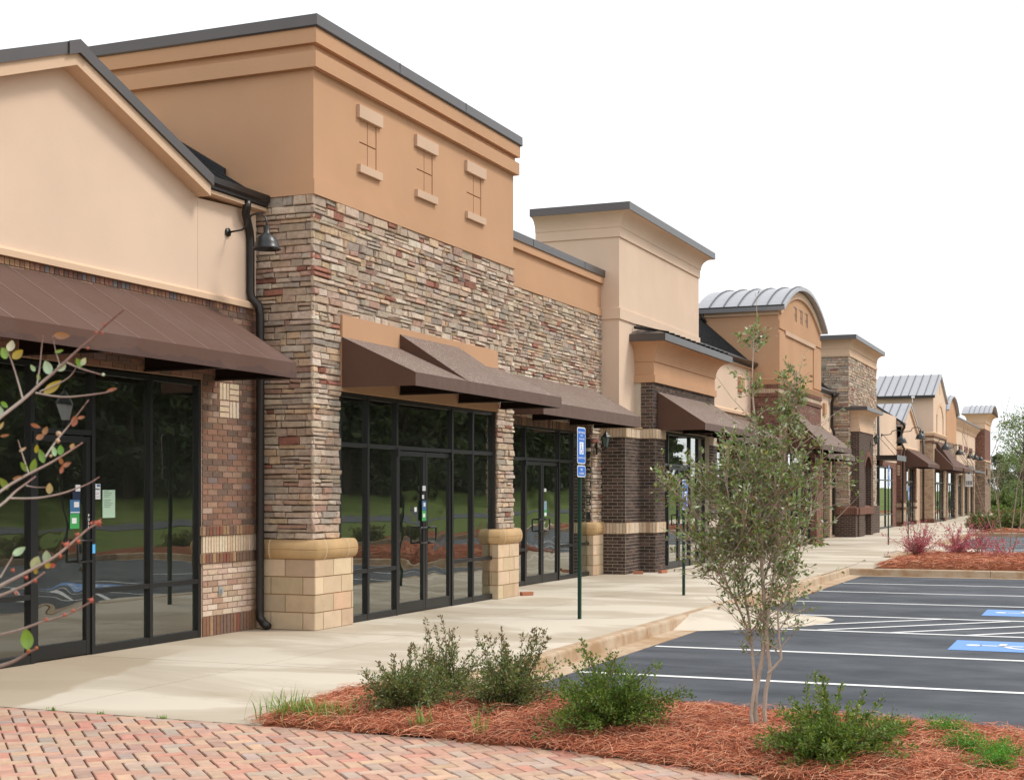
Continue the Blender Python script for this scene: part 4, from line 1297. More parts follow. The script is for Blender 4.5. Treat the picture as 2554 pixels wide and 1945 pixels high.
# ================================================================== B7: stone tower with small brick porch
b7 = thing('distant_stone_tower_shop', 'stacked stone tower with a flared cream cornice and an arched dark brick porch', 'building', (-8.9, 57.5, 0))
X7 = -8.93; U0, U1 = 54.2, 61.0
b = MB(); b.ring(-10.2, X7 - .03, U0 + .03, U1, [(0, 0), (0, 6.72)]); b.build('stone_backing', 'mortar', b7)
b = MB()
stone_wall(b, 'x', U0 + .03, -10.2, X7 - .03, .9, 6.72, seed=71, corner=(0, .03), k=1.15)
stone_wall(b, 'y', X7 - .03, U0, U1, .9, 6.72, seed=71, corner=(.03, 0), k=1.3)
b.build('stacked_stone', 'stone', b7)
b = MB(); b.ring(-10.2, X7, U0, U1, [(-.1, 6.70), (.04, 6.70), (.04, 6.80), (.01, 6.82), (.01, 7.0), (.03, 7.0), (.03, 7.05)] + coveprof(7.05, 7.30, .03, .28) + [(.28, 7.31)]); b.build('cornice', 'creamband', b7)
b = MB(); b.ring(-10.2, X7, U0, U1, [(.26, 7.31), (.315, 7.31), (.315, 7.47), (-.2, 7.5)]); b.build('coping', 'coping', b7)
b = MB(); b.ring(-9.45, -8.66, 54.05, 54.6, [(0, 0), (0, .82)]); b.build('brick_base', 'dark_brick_tex', b7)
b = MB(); b.ring(-9.45, -8.66, 54.05, 54.6, [(-.1, .82), (.04, .83), (.04, 1.08), (-.1, 1.15)]); b.build('rowlock_cap', 'rowlock_tex', b7)
b = MB()
ar = arc(56.6, .80, 2.62, .42, 10)
wall_box(b, -9.3, -8.60, 54.5, 57.9, 0, 3.93, holes=[(55.8, 57.4, 0, 3.05)])
b.box(-9.2, -8.80, 55.8, 57.4, 0, 3.06)
b.build('porch_brick', 'dark_brick_tex', b7)
b = MB()
for (ya, za), (yb, zb_) in zip(ar[:-1], ar[1:]):
    b.prism([(-8.60, ya, za), (-8.60, yb, zb_), (-8.60, yb, 3.06), (-8.60, ya, 3.06)], (-.15, 0, 0), 0)
o1, o2 = arc(56.6, .95, 2.62, .62, 10), ar
for k in range(10):
    b.prism([(-8.575, *o2[k]), (-8.575, *o2[k + 1]), (-8.575, *o1[k + 1]), (-8.575, *o1[k])], (-.1, 0, 0), 1)
b.build('arch', ['dark_brick_tex', 'rowlock_tex'], b7)
b = MB(); b.ring(-9.25, -8.60, 54.5, 57.9, [(-.1, 3.92), (.035, 3.92), (.035, 4.07), (0, 4.08), (0, 4.42), (.02, 4.42), (.02, 4.45)] + coveprof(4.45, 4.68, .02, .30) + [(.30, 4.69)]); b.build('porch_frieze', 'creamband', b7)
b = MB(); b.ring(-9.25, -8.60, 54.5, 57.9, [(.27, 4.69), (.345, 4.69), (.345, 4.82), (-.1, 4.9)]); b.build('porch_roof', 'coping', b7)
b = MB(); b.ring(-9.2, -8.60, 54.5, 57.9, [(-.1, .82), (.04, .83), (.04, 1.08), (-.1, 1.15)]); b.build('rowlock_cap', 'rowlock_tex', b7)
b = MB(); b.ring(-9.45, -8.80, 59.2, 61.0, [(0, 0), (0, 1.12)]); b.build('brick_base', 'dark_brick_tex', b7)
bx('shutter', 'wood', b7, X7 + .0, X7 + .07, 58.6, 59.5, 3.85, 5.0)
lantern((-8.60, 57.2, 3.55), 'black carriage lantern on the distant arched brick porch', None, 1.1)

# ================================================================== B8: cream shop with cross gable and hung canopy
b8 = thing('cross_gable_shop', 'cream stucco shop with a steep little gable, grey seamed roof and a flat hung canopy', 'building', (-9.5, 70, 0))
bx('stucco_wall', 'cream', b8, -9.95, -9.65, 61.0, 72.7, 3.1, 5.35)
b = MB(); wall_box(b, -10, -9.66, 61.0, 72.6, 0, 3.1, holes=[(62.5, 70.6, 0, 2.85)]); b.build('brick_wall', 'red_brick_tex', b8)
b = MB(); b.prism([(-9.46, 72.7, 3.92), (-9.46, 72.7, 4.98), (-11.0, 72.7, 6.15), (-11.0, 72.7, 3.92)], (0, .25, 0))
b.build('side_wall', 'cream', b8)
gp = 75.7
b = MB(); b.prism([(-9.46, 72.7, 3.92), (-9.46, 78.9, 3.92), (-9.46, 78.9, 4.98), (-9.46, gp, 6.08), (-9.46, 72.7, 4.98)], (-.25, 0, 0)); b.build('gable_wall', 'cream', b8)
b = MB(); b.prism([(-9.34, 72.45, 4.98), (-9.34, gp, 6.20), (-9.34, 79.15, 4.98), (-9.34, 79.15, 4.88), (-9.34, gp, 6.08), (-9.34, 72.45, 4.88)], (-2.4, 0, 0)); g_ = b.build('gable_roof', 'roofgrey', b8)
b = MB()
for k in range(6):
    x = -9.45 - .40 * k
    b.prism([(x, 72.45, 4.98), (x, gp, 6.20), (x, gp, 6.25), (x, 72.45, 5.03)], (.03, 0, 0))
b.build('roof_seam', 'seam', g_)
b = MB(); b.prism([(-9.30, 72.40, 5.08), (-10.85, 72.40, 6.12), (-10.85, 72.40, 6.02), (-9.30, 72.40, 4.94)], (0, .28, 0)); b.build('rake_coping', 'roofdark', b8)
b = MB(); b.prism([(-9.34, 72.5, 4.94), (-10.85, 72.5, 6.01), (-10.85, 72.5, 5.90), (-9.34, 72.5, 4.82)], (0, .21, 0))
b.prism([(-9.37, 72.7, 4.86), (-9.37, gp, 6.06), (-9.37, 79.0, 4.86), (-9.37, 79.0, 4.74), (-9.37, gp, 5.92), (-9.37, 72.7, 4.74)], (-.1, 0, 0)); b.build('rake_board', 'creamband', b8)
gutter_run(b8, -9.36, 72.3, 73.0, 5.06)
b = MB(); b.ring(-11, -9.46, 72.7, 78.9, [(-.05, 3.78), (.05, 3.78), (.10, 3.88), (0, 3.95)]); b.build('ledge', 'creamband', b8)
b = MB(); wall_box(b, -10, -9.46, 72.7, 78.9, 1.25, 3.78, holes=[(74.6, 78.3, 0, 2.95)]); b.box(-11, -10, 72.7, 72.9, 1.25, 3.78); b.build('brick_wall', 'red_brick_tex', b8)
b = MB(); wall_box(b, -10, -9.46, 72.7, 78.9, .2, .82, holes=[(74.6, 78.3, 0, 2.95)]); b.build('pale_brick', 'tan_brick_tex', b8)
b = MB(); b.box(-11, -10.01, 72.7, 72.9, .2, .82); b.build('pale_brick', 'tan_brick_tex', b8)
b = MB(); wall_box(b, -10, -9.45, 72.68, 78.9, .94, 1.14, holes=[(74.6, 78.3, 0, 2.95)]); b.box(-11, -10, 72.68, 72.9, .94, 1.14); b.build('soldier_band', 'soldier_tex', b8)
b = MB()
for z0, z1 in ((0, .2), (.82, .94), (1.14, 1.25)):
    wall_box(b, -10, -9.43, 72.66, 78.9, z0, z1, holes=[(74.6, 78.3, 0, 2.95)]); b.box(-11, -10, 72.66, 72.9, z0, z1)
b.build('brick_band', 'rowlock_tex', b8)
bk = MB()
for i in range(3):
    for j in range(4): bk.box(-9.95 + .16 * i, -9.82 + .16 * i, 72.683, 72.69, 2.5 + .13 * j, 2.61 + .13 * j)
bk.build('basket_weave_patch', 'creamband', b8)
pipe(b8, [(-9.28, 72.6, 5.0), (-9.28, 72.6, 4.85), (-9.42, 72.60, 4.6), (-9.42, 72.6, 4.05), (-9.30, 72.6, 3.80), (-9.36, 72.62, 3.5), (-9.38, 72.62, .1)], .055)
pipe(b8, [(-9.60, 66.2, 5.2), (-9.60, 66.2, .1)], .055)
b = MB(); b.box(-9.66, -8.65, 65.0, 68.0, 3.10, 3.30); b.box(-8.66, -8.62, 64.98, 68.02, 3.07, 3.31)
cn = b.build('hung_canopy', 'gutter', b8)
for y in (65.3, 67.6):
    b = MB(); b.tube([(-8.75, y, 3.3), (-9.65, y, 4.35)], .012, 6); b.build('tie_rod', 'black', cn)
storefront(b8, -9.62, [(62.5, 64.5, 'w'), (64.5, 66.4, 'd2'), (66.4, 68.4, 'w'), (68.4, 70.6, 'w')], 2.85, wavy='glass')
interior(b8, -9.75, 61.5, 72.0, 2.9)
storefront(b8, -9.6, [(74.6, 75.6, 'w'), (75.6, 77.3, 'd2'), (77.3, 78.3, 'w')], 2.95, wavy='glass')
interior(b8, -9.75, 74.0, 78.8, 3.0, depth=1.2)
awning(b8, 74.2, 79.4, -9.44, -8.35, 3.88, 3.10, 2.92, 'awning')
gl = 'row of gooseneck lamps on the distant shops'
gooseneck((-9.64, 67.4, 4.28), 'gooseneck lamp above the flat hung canopy, leftmost of the distant lamps', gl, reach=.95, rise=.20, s=1.6)
gooseneck((-9.45, 73.3, 4.66), 'gooseneck lamp on the cream gable wall right of the drainpipe', gl, reach=.9, rise=.20, s=1.6)
b = MB(); b.tube([(-9.2, 75.0, 6.2), (-9.2, 75.0, 6.42)], .02, 6); b.box(-9.24, -9.10, 74.9, 75.05, 6.42, 6.52)
tag(b.build('security_camera', 'white'), 'small white camera on a stub above the little gable roof', 'camera')

# ================================================================== B9: gabled cream tower over tan brick
b9 = thing('gabled_tower_shop', 'cream gabled tower with an arched niche and grey seamed roof over tan brick', 'building', (-8.9, 85, 0))
X9 = -8.92; H0, H1 = 81.8, 88.2; HC = 85.0
b = MB(); b.prism([(X9, H0, 4.9), (X9, H1, 4.9), (X9, H1, 7.0), (X9, HC, 8.2), (X9, H0, 7.0)], (-3.6, 0, 0)); b.build('stucco_wall', 'cream', b9)
b = MB()
b.prism([(X9 + .12, H0 - .3, 6.98), (X9 + .12, HC, 8.36), (X9 + .12, H1 + .3, 6.98), (X9 + .12, H1 + .3, 6.86), (X9 + .12, HC, 8.24), (X9 + .12, H0 - .3, 6.86)], (-3.5, 0, 0))
g_ = b.build('gable_roof', 'roofgrey', b9)
b = MB()
for k in range(8):
    x = X9 - .05 - .42 * k
    b.prism([(x, H0 - .3, 6.98), (x, HC, 8.36), (x, HC, 8.41), (x, H0 - .3, 7.03)], (.03, 0, 0))
b.build('roof_seam', 'seam', g_)
b = MB(); b.box(X9 - 3.4, X9 + .12, H0 - .42, H0 - .28, 6.82, 6.97); b.build('gutter', 'gutter', b9)
b = MB(); a1 = arc(HC, 1.75, 6.0, .75, 12); a2 = arc(HC, 1.5, 5.95, .6, 12)
b.prism([(X9 + .05, y, z) for y, z in a1] + [(X9 + .05, y, z) for y, z in reversed(a2)], (-.1, 0, 0)); b.box(X9, X9 + .05, HC - 1.75, HC - 1.5, 4.95, 5.95); b.box(X9, X9 + .05, HC + 1.5, HC + 1.75, 4.95, 5.95)
b.build('arched_niche_frame', 'creamband', b9)
b = MB(); b.box(X9, X9 + .01, HC - .04, HC + .04, 7.2, 7.75); b.build('gable_slot', 'gutter', b9)
b = MB(); b.ring(-12, X9, H0, H1, [(-.1, 4.78), (.05, 4.78), (.12, 4.92), (.05, 4.98), (0, 5.0)]); b.build('ledge', 'creamband', b9)
b = MB(); wall_box(b, X9 - .3, X9, H0, H1, .22, 4.38, holes=[(82.6, 87.4, 0, 3.0)]); b.box(-12, X9 - .3, H0, H0 + .3, .22, 4.38); b.box(-12, X9 - .3, H1 - .3, H1, .22, 4.38); b.build('brick_wall', 'tan_brick_tex', b9)
for (z0, z1, mt, o_) in ((0, .22, 'rowlock_tex', .03), (4.38, 4.5, 'rowlock_tex', .05), (4.5, 4.68, 'soldier_tex', .02), (4.68, 4.78, 'rowlock_tex', .05)):
    b = MB()
    if z0 == 0: b.box(-10.6, X9 + .03, H0 - .03, 82.6, z0, z1); b.box(-10, X9 + .03, 87.4, H1 + .03, z0, z1)
    else: b.ring(-12, X9, H0, H1, [(-.1, z0), (o_, z0 + .001), (o_, z1 - .001), (-.1, z1)])
    b.build('brick_band', mt, b9)
storefront(b9, X9 - .12, [(82.6, 83.8, 'w'), (83.8, 86.2, 'd2'), (86.2, 87.4, 'w')], 3.0, wavy='glass')
interior(b9, X9 - .3, 82.2, 88, 3.0, depth=2.5)
def quarter_awning(parent, y0, y1, xw, xf, zw, zb, hb):
    n = 8
    pr = [(xw + (xf - xw) * math.sin(math.pi / 2 * k / n) ** .9, zw - (zw - hb) * (1 - math.cos(math.pi / 2 * k / n))) for k in range(n + 1)]
    b = MB(); b.prism([(x, y0, z) for x, z in pr] + [(xf, y0, zb), (xw, y0, zb)], (0, y1 - y0, 0)); return b.build('awning', 'awning', parent)
awning(b9, 82.4, 88.0, X9 + .02, -7.95, 4.1, 3.10, 2.90, 'awning', bump_=(83.2, 86.6, 4.5))
gooseneck((X9 - 1.0 + 1.0, 81.2, 4.35), 'gooseneck lamp in front of the tan brick corner of the gabled tower', gl, reach=.75, rise=.2, s=1.6)
bx('link_wall', 'cream', b9, -10.2, -9.62, 78.9, 81.8, 0, 5.0)
b = MB(); b.prism([(-9.5, 78.9, 5.0), (-11.5, 78.9, 6.1), (-11.5, 78.9, 5.0)], (0, 2.9, 0)); b.build('link_roof', 'roofdark', b9)
pipe(b9, [(-9.35, 80.9, 5.0), (-9.35, 80.9, .1)], .06)

# ================================================================== B10: second barrel block
b10 = thing('small_barrel_shop', 'narrow ochre block with a round grey roof over mixed stonework, far down the row', 'building', (-9.1, 93.5, 0))
XT = -9.12
b = MB(); pts = arc(93.6, 3.1, 6.6, .95)
b.prism([(XT, 90.5, 4.75), (XT, 96.7, 4.75)] + [(XT, y, z) for y, z in reversed(pts)], (-2.5, 0, 0)); b.build('stucco_wall', 'ochre', b10)
barrel_roof(b10, 93.6, 3.3, 6.68, 1.0, -12, XT + .2, [XT - .4 * k for k in range(5)])
b = MB(); wall_box(b, XT - .3, XT + .02, 90.5, 96.7, 0, 4.75, holes=[(91.4, 95.8, 0, 3.0)]); b.box(-11.5, XT - .3, 90.5, 90.8, 0, 4.75); b.build('stonework', 'mixed_tex', b10)
bx('link_wall', 'cream', b10, -10, -9.6, 88.2, 90.5, 0, 5.2)
storefront(b10, XT - .12, [(91.4, 92.5, 'w'), (92.5, 94.7, 'd2'), (94.7, 95.8, 'w')], 3.0, wavy='glass')
interior(b10, XT - .3, 91, 96.3, 3.0, depth=2)
awning(b10, 90.8, 96.5, XT + .03, -8.1, 3.75, 3.10, 2.9, 'awning')
gooseneck((XT, 91.2, 4.35), 'gooseneck lamp on the narrow ochre barrel-roofed block', gl, reach=.75, rise=.2, s=1.7)

# ================================================================== B11: long low wall with cornice
b11 = thing('long_parapet_shop', 'long pale shop front with a brown cornice near the far end', 'building', (-9.5, 105, 0))
bx('stucco_wall', 'cream', b11, -10, -9.52, 96.7, 115.7, 3.0, 6.1)
b = MB(); b.prism([(-9.52, 96.7, 5.85), (-9.46, 96.7, 5.9), (-9.38, 96.7, 6.1), (-9.12, 96.7, 6.42), (-9.12, 96.7, 6.52), (-10, 96.7, 6.7), (-10, 96.7, 5.85)], (0, 18.9, 0)); b.build('cornice', 'lintel', b11)
bx('coping', 'coping', b11, -9.7, -9.06, 96.7, 115.6, 6.5, 6.60)
b = MB()
for k in range(4): b.box(-9.53, -9.49, 98.5 + 4 * k, 101 + 4 * k, 4.55, 4.95)
b.build('brick_inset', 'red_brick_tex', b11)
b = MB(); wall_box(b, -10, -9.53, 96.7, 115.7, 0, 3.0, holes=[(97.6, 101, 0, 2.9), (102.3, 105.7, 0, 2.9), (107, 110.4, 0, 2.9), (111.6, 114.8, 0, 2.9)]); b.build('brick_wall', 'tan_brick_tex', b11)
for a in (97.6, 102.3, 107, 111.6):
    storefront(b11, -9.7, [(a, a + 1.1, 'w'), (a + 1.1, a + 3.2, 'd2')], 2.9, wavy='glass')
interior(b11, -9.85, 97, 115.4, 2.95, depth=2)
b = MB(); b.box(-9.5, -8.55, 98.5, 103.2, 3.25, 3.45)
b.box(-9.5, -8.7, 105.5, 114.5, 3.1, 3.25)
cn = b.build('hung_canopy', 'gutter', b11)
for y in (98.8, 100.4, 102.8, 106, 109, 112):
    b = MB(); b.tube([(-8.65, y, 3.4), (-9.5, y, 4.6)], .014, 6); b.build('tie_rod', 'black', cn)
for k, y in enumerate((102.0, 106.2, 110.4)):
    gooseneck((-9.52, y, 4.35), ('gooseneck lamp on the long pale front, first of its close trio', 'gooseneck lamp on the long pale front, middle of its close trio', 'gooseneck lamp on the long pale front, last of its close trio by the brick tower')[k], gl, reach=.85, rise=.2, s=1.6)

# ================================================================== B12: end tower
b12 = thing('end_tower_shop', 'brick and stone tower with a curved metal cap ending the row', 'building', (-8.9, 118.5, 0))
XE = -8.82; E0, E1 = 115.8, 121.6
b = MB(); b.ring(-10.1, XE, E0, E1, [(0, 0), (0, 4.05)]); b.build('stonework', 'mixed_tex', b12)
b = MB(); b.ring(-10.1, XE, E0, E1, [(-.1, 4.05), (.05, 4.05), (.05, 4.15), (0, 4.17)]); b.build('stone_belt', 'creamband', b12)
b = MB(); b.ring(-10.1, XE, E0, E1, [(-.02, 4.17), (-.02, 6.55)], cap=False); b.build('brick_wall', 'red_brick_tex', b12)
b = MB(); b.ring(-10.1, XE, E0, E1, [(0, 6.55), (0, 7.0), (.06, 7.0), (.06, 7.12)] + coveprof(7.12, 7.7, .06, .5, 5) + [(.5, 7.7)]); b.build('flared_frieze', 'creamband', b12)
barrel_roof(b12, (E0 + E1) / 2, (E1 - E0) / 2 + .55, 7.72, .75, -10.5, XE + .55, [XE + .3 - .36 * k for k in range(5)], th=.06)
b = MB(); b.box(-8.83, -8.75, 116.9, 117.5, 3.0, 3.5); b.build('wall_plaque', 'wood', b12)
ll = 'small lanterns on the end tower'
lantern((XE, 116.6, 2.4), 'small lantern left of the plaque on the end tower', ll, 1.1)
lantern((XE, 120.2, 2.4), 'small lantern right of the plaque on the end tower', ll, 1.1)
# hanging banner
bn = thing('hanging_banner', 'white vertical banner with grey lettering hanging under a far awning', 'banner', (-8.5, 97.4, 3))
b = MB(); b.box(-8.62, -8.16, 97.4, 97.42, 2.05, 3.16); b.build('banner_cloth', 'white', bn)
b = MB()
for k in range(4): b.box(-8.56 + .10 * k, -8.50 + .10 * k, 97.392, 97.398, 2.16, 2.42)
b.box(-8.48, -8.36, 97.392, 97.398, 2.86, 2.96)
b.build('banner_lettering', 'ink', bn)
# ================================================================== GROUND
def sheet(name, mat, pts, z, kind=True):
    b = MB(); b.poly([(x, y, z) for x, y in pts])
    o = b.build(name, mat)
    return struct(o) if kind else o
def rect(x0, x1, y0, y1): return [(x0, y0), (x1, y0), (x1, y1), (x0, y1)]

g = MB()                                       # terrain: flat by the shops, rising to a lawn bank across the lot
xs = [-400, -60, 5.6, 9, 20, 24, 30, 40, 60, 90, 400]
hz_ = [-.2, -.2, -.2, -.16, .1, .15, .4, 1.3, 3.0, 4.5, 6]
ys = [-200, -40, 0, 40, 80, 126, 132, 145, 170, 400]
hy = [0, 0, 0, 0, 0, 0, .05, .5, 1.2, 2]
idx = {}
for i, x in enumerate(xs):
    for j_, y in enumerate(ys):
        idx[i, j_] = g.vert((x, y, hz_[i] + hy[j_]))
for i in range(len(xs) - 1):
    for j_ in range(len(ys) - 1):
        g.face((idx[i, j_], idx[i + 1, j_], idx[i + 1, j_ + 1], idx[i, j_ + 1]))
struct(g.build('ground', 'grassground'))
sheet('parking_lot', 'asphalt', rect(-5.3, 5.5, 8.9, 68), -.150)
g = MB(); g.prism([(19.5, -60, .115), (24.5, -60, .20), (24.5, -60, .1), (19.5, -60, .0)], (0, 200, 0)); struct(g.build('road', 'asphalt'))
sheet('far_drive', 'concrete', rect(-9.9, 12, 68, 125.2), -.146)
sheet('building_pad', 'mortar_tan', rect(-16, -9.0, 4, 125), -.01)

sw = MB()
xs_ = [-9.9, -7.42, -5.352]
y = 8.65
while y < 123.5:
    y2 = min(y + 3.05, 123.5)
    for a, c_ in zip(xs_[:-1], xs_[1:]):
        sw.box(a + .007, c_ - .007, y + .007, y2 - .007, -.12, 0)
    y = y2
for (y0, y1) in ((31.77, 34.5), (34.5, 37.3)):
    sw.box(-5.35, -4.75, y0 + .003, y1 - .003, -.12, 0)
for (y0, y1) in ((62.3, 65.3), (65.3, 68.0)):
    sw.box(-5.35, -5.0, y0 + .003, y1 - .003, -.12, 0)
struct(sw.build('sidewalk', 'concrete'))
sheet('sidewalk_base', 'soil', rect(-10, -5.36, 8.62, 124), -.05)

def kerb_seg(b, x0, x1, y0, y1, along='y', L=3.05, top=.003):
    """kerb stones with a rounded arris and joints"""
    s = y0 if along == 'y' else x0
    e = y1 if along == 'y' else x1
    while s < e - .01:
        t_ = min(s + L, e)
        a, c_ = s + .004, t_ - .004
        if along == 'y':
            pr = [(x0, a, -.16), (x0, a, top), (x1 - .03, a, top), (x1 - .008, a, top - .012), (x1, a, top - .03), (x1 + .015, a, -.16)]
            b.prism(pr, (0, c_ - a, 0))
        elif along == '-x':      # face towards -y
            pr = [(a, y1, -.16), (a, y1, top), (a, y0 + .03, top), (a, y0 + .008, top - .012), (a, y0, top - .03), (a, y0 - .015, -.16)]
            b.prism(pr, (c_ - a, 0, 0))
        else:
            pr = [(a, y0, -.16), (a, y0, top), (a, y1 - .03, top), (a, y1 - .008, top - .012), (a, y1, top - .03), (a, y1 + .015, -.16)]
            b.prism(pr, (c_ - a, 0, 0))
        s = t_
kb = MB()
kerb_seg(kb, -5.35, -5.2, 10.75, 17.6)
kerb_seg(kb, -5.35, -5.2, 22.2, 31.6)
# dropped kerb at the ramp
kerb_seg(kb, -5.35, -5.2, 17.6, 22.2, top=.002)
kerb_seg(kb, -5.35, 5.5, 31.6, 31.76, '-x')
kerb_seg(kb, -4.7, 5.5, 37.9, 38.05, 'x')
kerb_seg(kb, -5.35, -5.2, 38.05, 62.0)
kerb_seg(kb, -5.35, 5.5, 62.0, 62.16, '-x')
ED = [(-5.15, 10.60), (-3.4, 10.54), (-1.8, 10.38), (-.5, 10.16), (.8, 9.88), (2.5, 9.52), (5.5, 9.05)]
for (x0_, y0_), (x1_, y1_) in zip(ED[:-1], ED[1:]):
    L_ = math.hypot(x1_ - x0_, y1_ - y0_); nx_, ny_ = (y0_ - y1_) / L_, (x1_ - x0_) / L_
    kb.prism([(x0_, y0_, -.16), (x1_, y1_, -.16), (x1_ + nx_ * .15, y1_ + ny_ * .15, -.16), (x0_ + nx_ * .15, y0_ + ny_ * .15, -.16)], (0, 0, .163))
kerb_seg(kb, 5.5, 5.65, 6, 68)
kerb_seg(kb, -12, 12, 125.2, 125.4, '-x')
struct(kb.build('kerb', 'kerb'))
gt = MB()
for (y0, y1) in ((10.75, 31.58), (38.06, 61.98)):
    s = y0
    while s < y1 - .02:
        e = min(s + 3.05, y1)
        gt.prism([(-5.19, s + .003, -.150), (-5.19, s + .003, -.138), (-4.90, s + .003, -.144), (-4.90, s + .003, -.155)], (0, e - s - .006, 0)); s = e
gt.box(-4.9, 5.4, 31.36, 31.58, -.16, -.144)
struct(gt.build('gutter_pan', 'kerb'))
# built-up access ramps
def ramp_mesh(y0, k=1.0):
    b = MB()
    top = [(-5.22, y0 + .95, .004), (-5.22, y0 + 3.1, .004)]
    rim = [(-5.22, y0 - .05, -.148), (-4.75, y0 + .25, -.146), (-4.15, y0 + .75, -.146), (-3.75, y0 + 1.3, -.146), (-3.55, y0 + 1.95, -.146), (-3.55, y0 + 2.45, -.146), (-3.75, y0 + 2.85, -.146), (-4.15, y0 + 3.1, -.146), (-4.75, y0 + 3.6, -.146), (-5.22, y0 + 4.0, -.148)]
    m1, m2 = (-4.3, y0 + 1.5, -.075), (-4.3, y0 + 2.5, -.075)
    b.poly([top[0], m1, rim[2], rim[1]]); b.poly([top[0], rim[1], rim[0]])
    b.poly([top[0], top[1], m2, m1]); b.poly([m1, rim[3], rim[2]]); b.poly([m1, m2, rim[5], rim[4]]); b.poly([m1, rim[4], rim[3]])
    b.poly([m2, rim[6], rim[5]]); b.poly([m2, rim[7], rim[6]]); b.poly([top[1], rim[8], rim[7], m2]); b.poly([top[1], rim[9], rim[8]])
    return b
struct(ramp_mesh(17.9).build('access_ramp', 'concrete'))
struct(ramp_mesh(44.4).build('access_ramp', 'concrete'))

mk = MB()
def pline(x0, y0, x1, y1, w_=.10, z=-.146):
    d_ = np.array([x1 - x0, y1 - y0]); L = np.linalg.norm(d_); n = np.array([-d_[1], d_[0]]) / L * w_ / 2
    mk.poly([(x0 - n[0], y0 - n[1], z), (x1 - n[0], y1 - n[1], z), (x1 + n[0], y1 + n[1], z), (x0 + n[0], y0 + n[1], z)])
for y in (13.48, 16.08, 18.72, 21.05, 23.70, 26.25, 28.80):
    pline(-4.86, y, .6, y + .08, .11)
for k in range(6):
    x = -4.40 + .92 * k
    pline(x, 18.78, x + 2.2, 21.02, .09, -.1445)
for k in range(9):
    if k not in (2, 3): pline(-4.86, 40.4 + 2.55 * k, .6, 40.45 + 2.55 * k)
for k in range(7): pline(-4.6 + .78 * k, 45.5, -2.3 + .78 * k, 48.0, .09, -.1445)
pline(-4.86, 45.5, .6, 45.55); pline(-4.86, 48.0, .6, 48.05)
struct(mk.build('parking_lines', 'paint_white'))
def access_symbol(cx, cy, name='access_marking'):
    t = MB(); t.poly([(x, y, -.146) for x, y in rect(cx - .76, cx + .76, cy - .58, cy + .58)])
    o = t.build(name, 'paint_blue'); struct(o)
    s = MB(); z = -.143; Wd = .08
    def seg(a, b_):
        d_ = np.array(b_) - np.array(a); n = np.array([-d_[1], d_[0]]) / np.linalg.norm(d_) * Wd / 2
        s.poly([(cx + a[0] - n[0], cy + a[1] - n[1], z), (cx + b_[0] - n[0], cy + b_[1] - n[1], z), (cx + b_[0] + n[0], cy + b_[1] + n[1], z), (cx + a[0] + n[0], cy + a[1] + n[1], z)])
    # figure lying with its head towards the walk (-x)
    s.poly([(cx - .52 + .09 * math.cos(a), cy + .09 * math.sin(a), z) for a in [math.tau * k / 14 for k in range(14)]])
    seg((-.45, 0), (.08, .02)); seg((-.22, 0), (-.20, .26)); seg((.06, 0), (.08, .34)); seg((.06, .32), (.42, .42))
    for k in range(11):
        a0 = 1.9 + 4.0 * k / 11; a1 = 1.9 + 4.0 * (k + 1) / 11
        seg((.14 + .30 * math.cos(a0 + 1.2) , .30 * math.sin(a0 + 1.2)), (.14 + .30 * math.cos(a1 + 1.2), .30 * math.sin(a1 + 1.2)))
    m_ = s.build('access_symbol', 'paint_white', o)
access_symbol(-.94, 17.56)
access_symbol(-.96, 22.5)

# ------------------------------------------------------------------ clay pavers in herringbone
def pavers():
    r = random.Random(5)
    b = MB(); w_ = .1015
    PAL = [((0.50, 0.29, 0.215), 6), ((0.49, 0.325, 0.24), 5), ((0.45, 0.335, 0.265), 4), ((0.52, 0.345, 0.24), 3), ((0.42, 0.27, 0.215), 3), ((0.40, 0.31, 0.26), 1.2), ((0.49, 0.245, 0.185), 2)]
    ca, sa = math.cos(R(45)), math.sin(R(45))
    def put(a0, a1, b0, b1):
        cx, cy = (a0 + a1) / 2 * w_, (b0 + b1) / 2 * w_
        X, Y = cx * ca - cy * sa - 4, cx * sa + cy * ca + 6.5
        if not (-8.9 < X < .9 and 4.9 < Y < 8.74): return
        if Y > 8.2 - .15 * max(0, X + 2.6) and X > -1.8 and Y > 8.5 : return
        j_ = .0042
        x0, x1, y0, y1 = a0 * w_ + j_, a1 * w_ - j_, b0 * w_ + j_, b1 * w_ - j_
        z = r.uniform(-.0025, .0025); c_ = pick(PAL, r, .1); e = .0055
        P = lambda u, v, zz: (u * ca - v * sa - 4, min(8.640, u * sa + v * ca + 6.5), zz)
        n = len(b.v)
        tl = [r.uniform(-.002, .002) for _ in range(4)]
        b.v += [P(x0, y0, -.03), P(x1, y0, -.03), P(x1, y1, -.03), P(x0, y1, -.03),
                P(x0, y0, z - .007), P(x1, y0, z - .007), P(x1, y1, z - .007), P(x0, y1, z - .007),
                P(x0 + e, y0 + e, z + tl[0]), P(x1 - e, y0 + e, z + tl[1]), P(x1 - e, y1 - e, z + tl[2]), P(x0 + e, y1 - e, z + tl[3])]
        for ly in (0, 4):
            for k in range(4):
                l = (k + 1) % 4
                b.face((n + ly + k, n + ly + l, n + ly + 4 + l, n + ly + 4 + k), 0, c_)
        b.face((n + 8, n + 9, n + 10, n + 11), 0, c_)
    for m_ in range(-60, 61):
        for n_ in range(-40, 41):
            ox, oy = m_ + 2 * n_, -m_ + 2 * n_
            put(ox, ox + 2, oy, oy + 1); put(ox + 2, ox + 3, oy, oy + 2)
    return b.build('brick_paving', 'paver')
struct(pavers())
sheet('paving_bed', 'pavebed', rect(-9.2, 1.2, 4.7, 8.648), -.007)
g = MB(); g.poly([(x, y, -.0095) for x, y in rect(-12, 12, -12, 8.65)]); struct(g.build('plaza', 'plaza'))

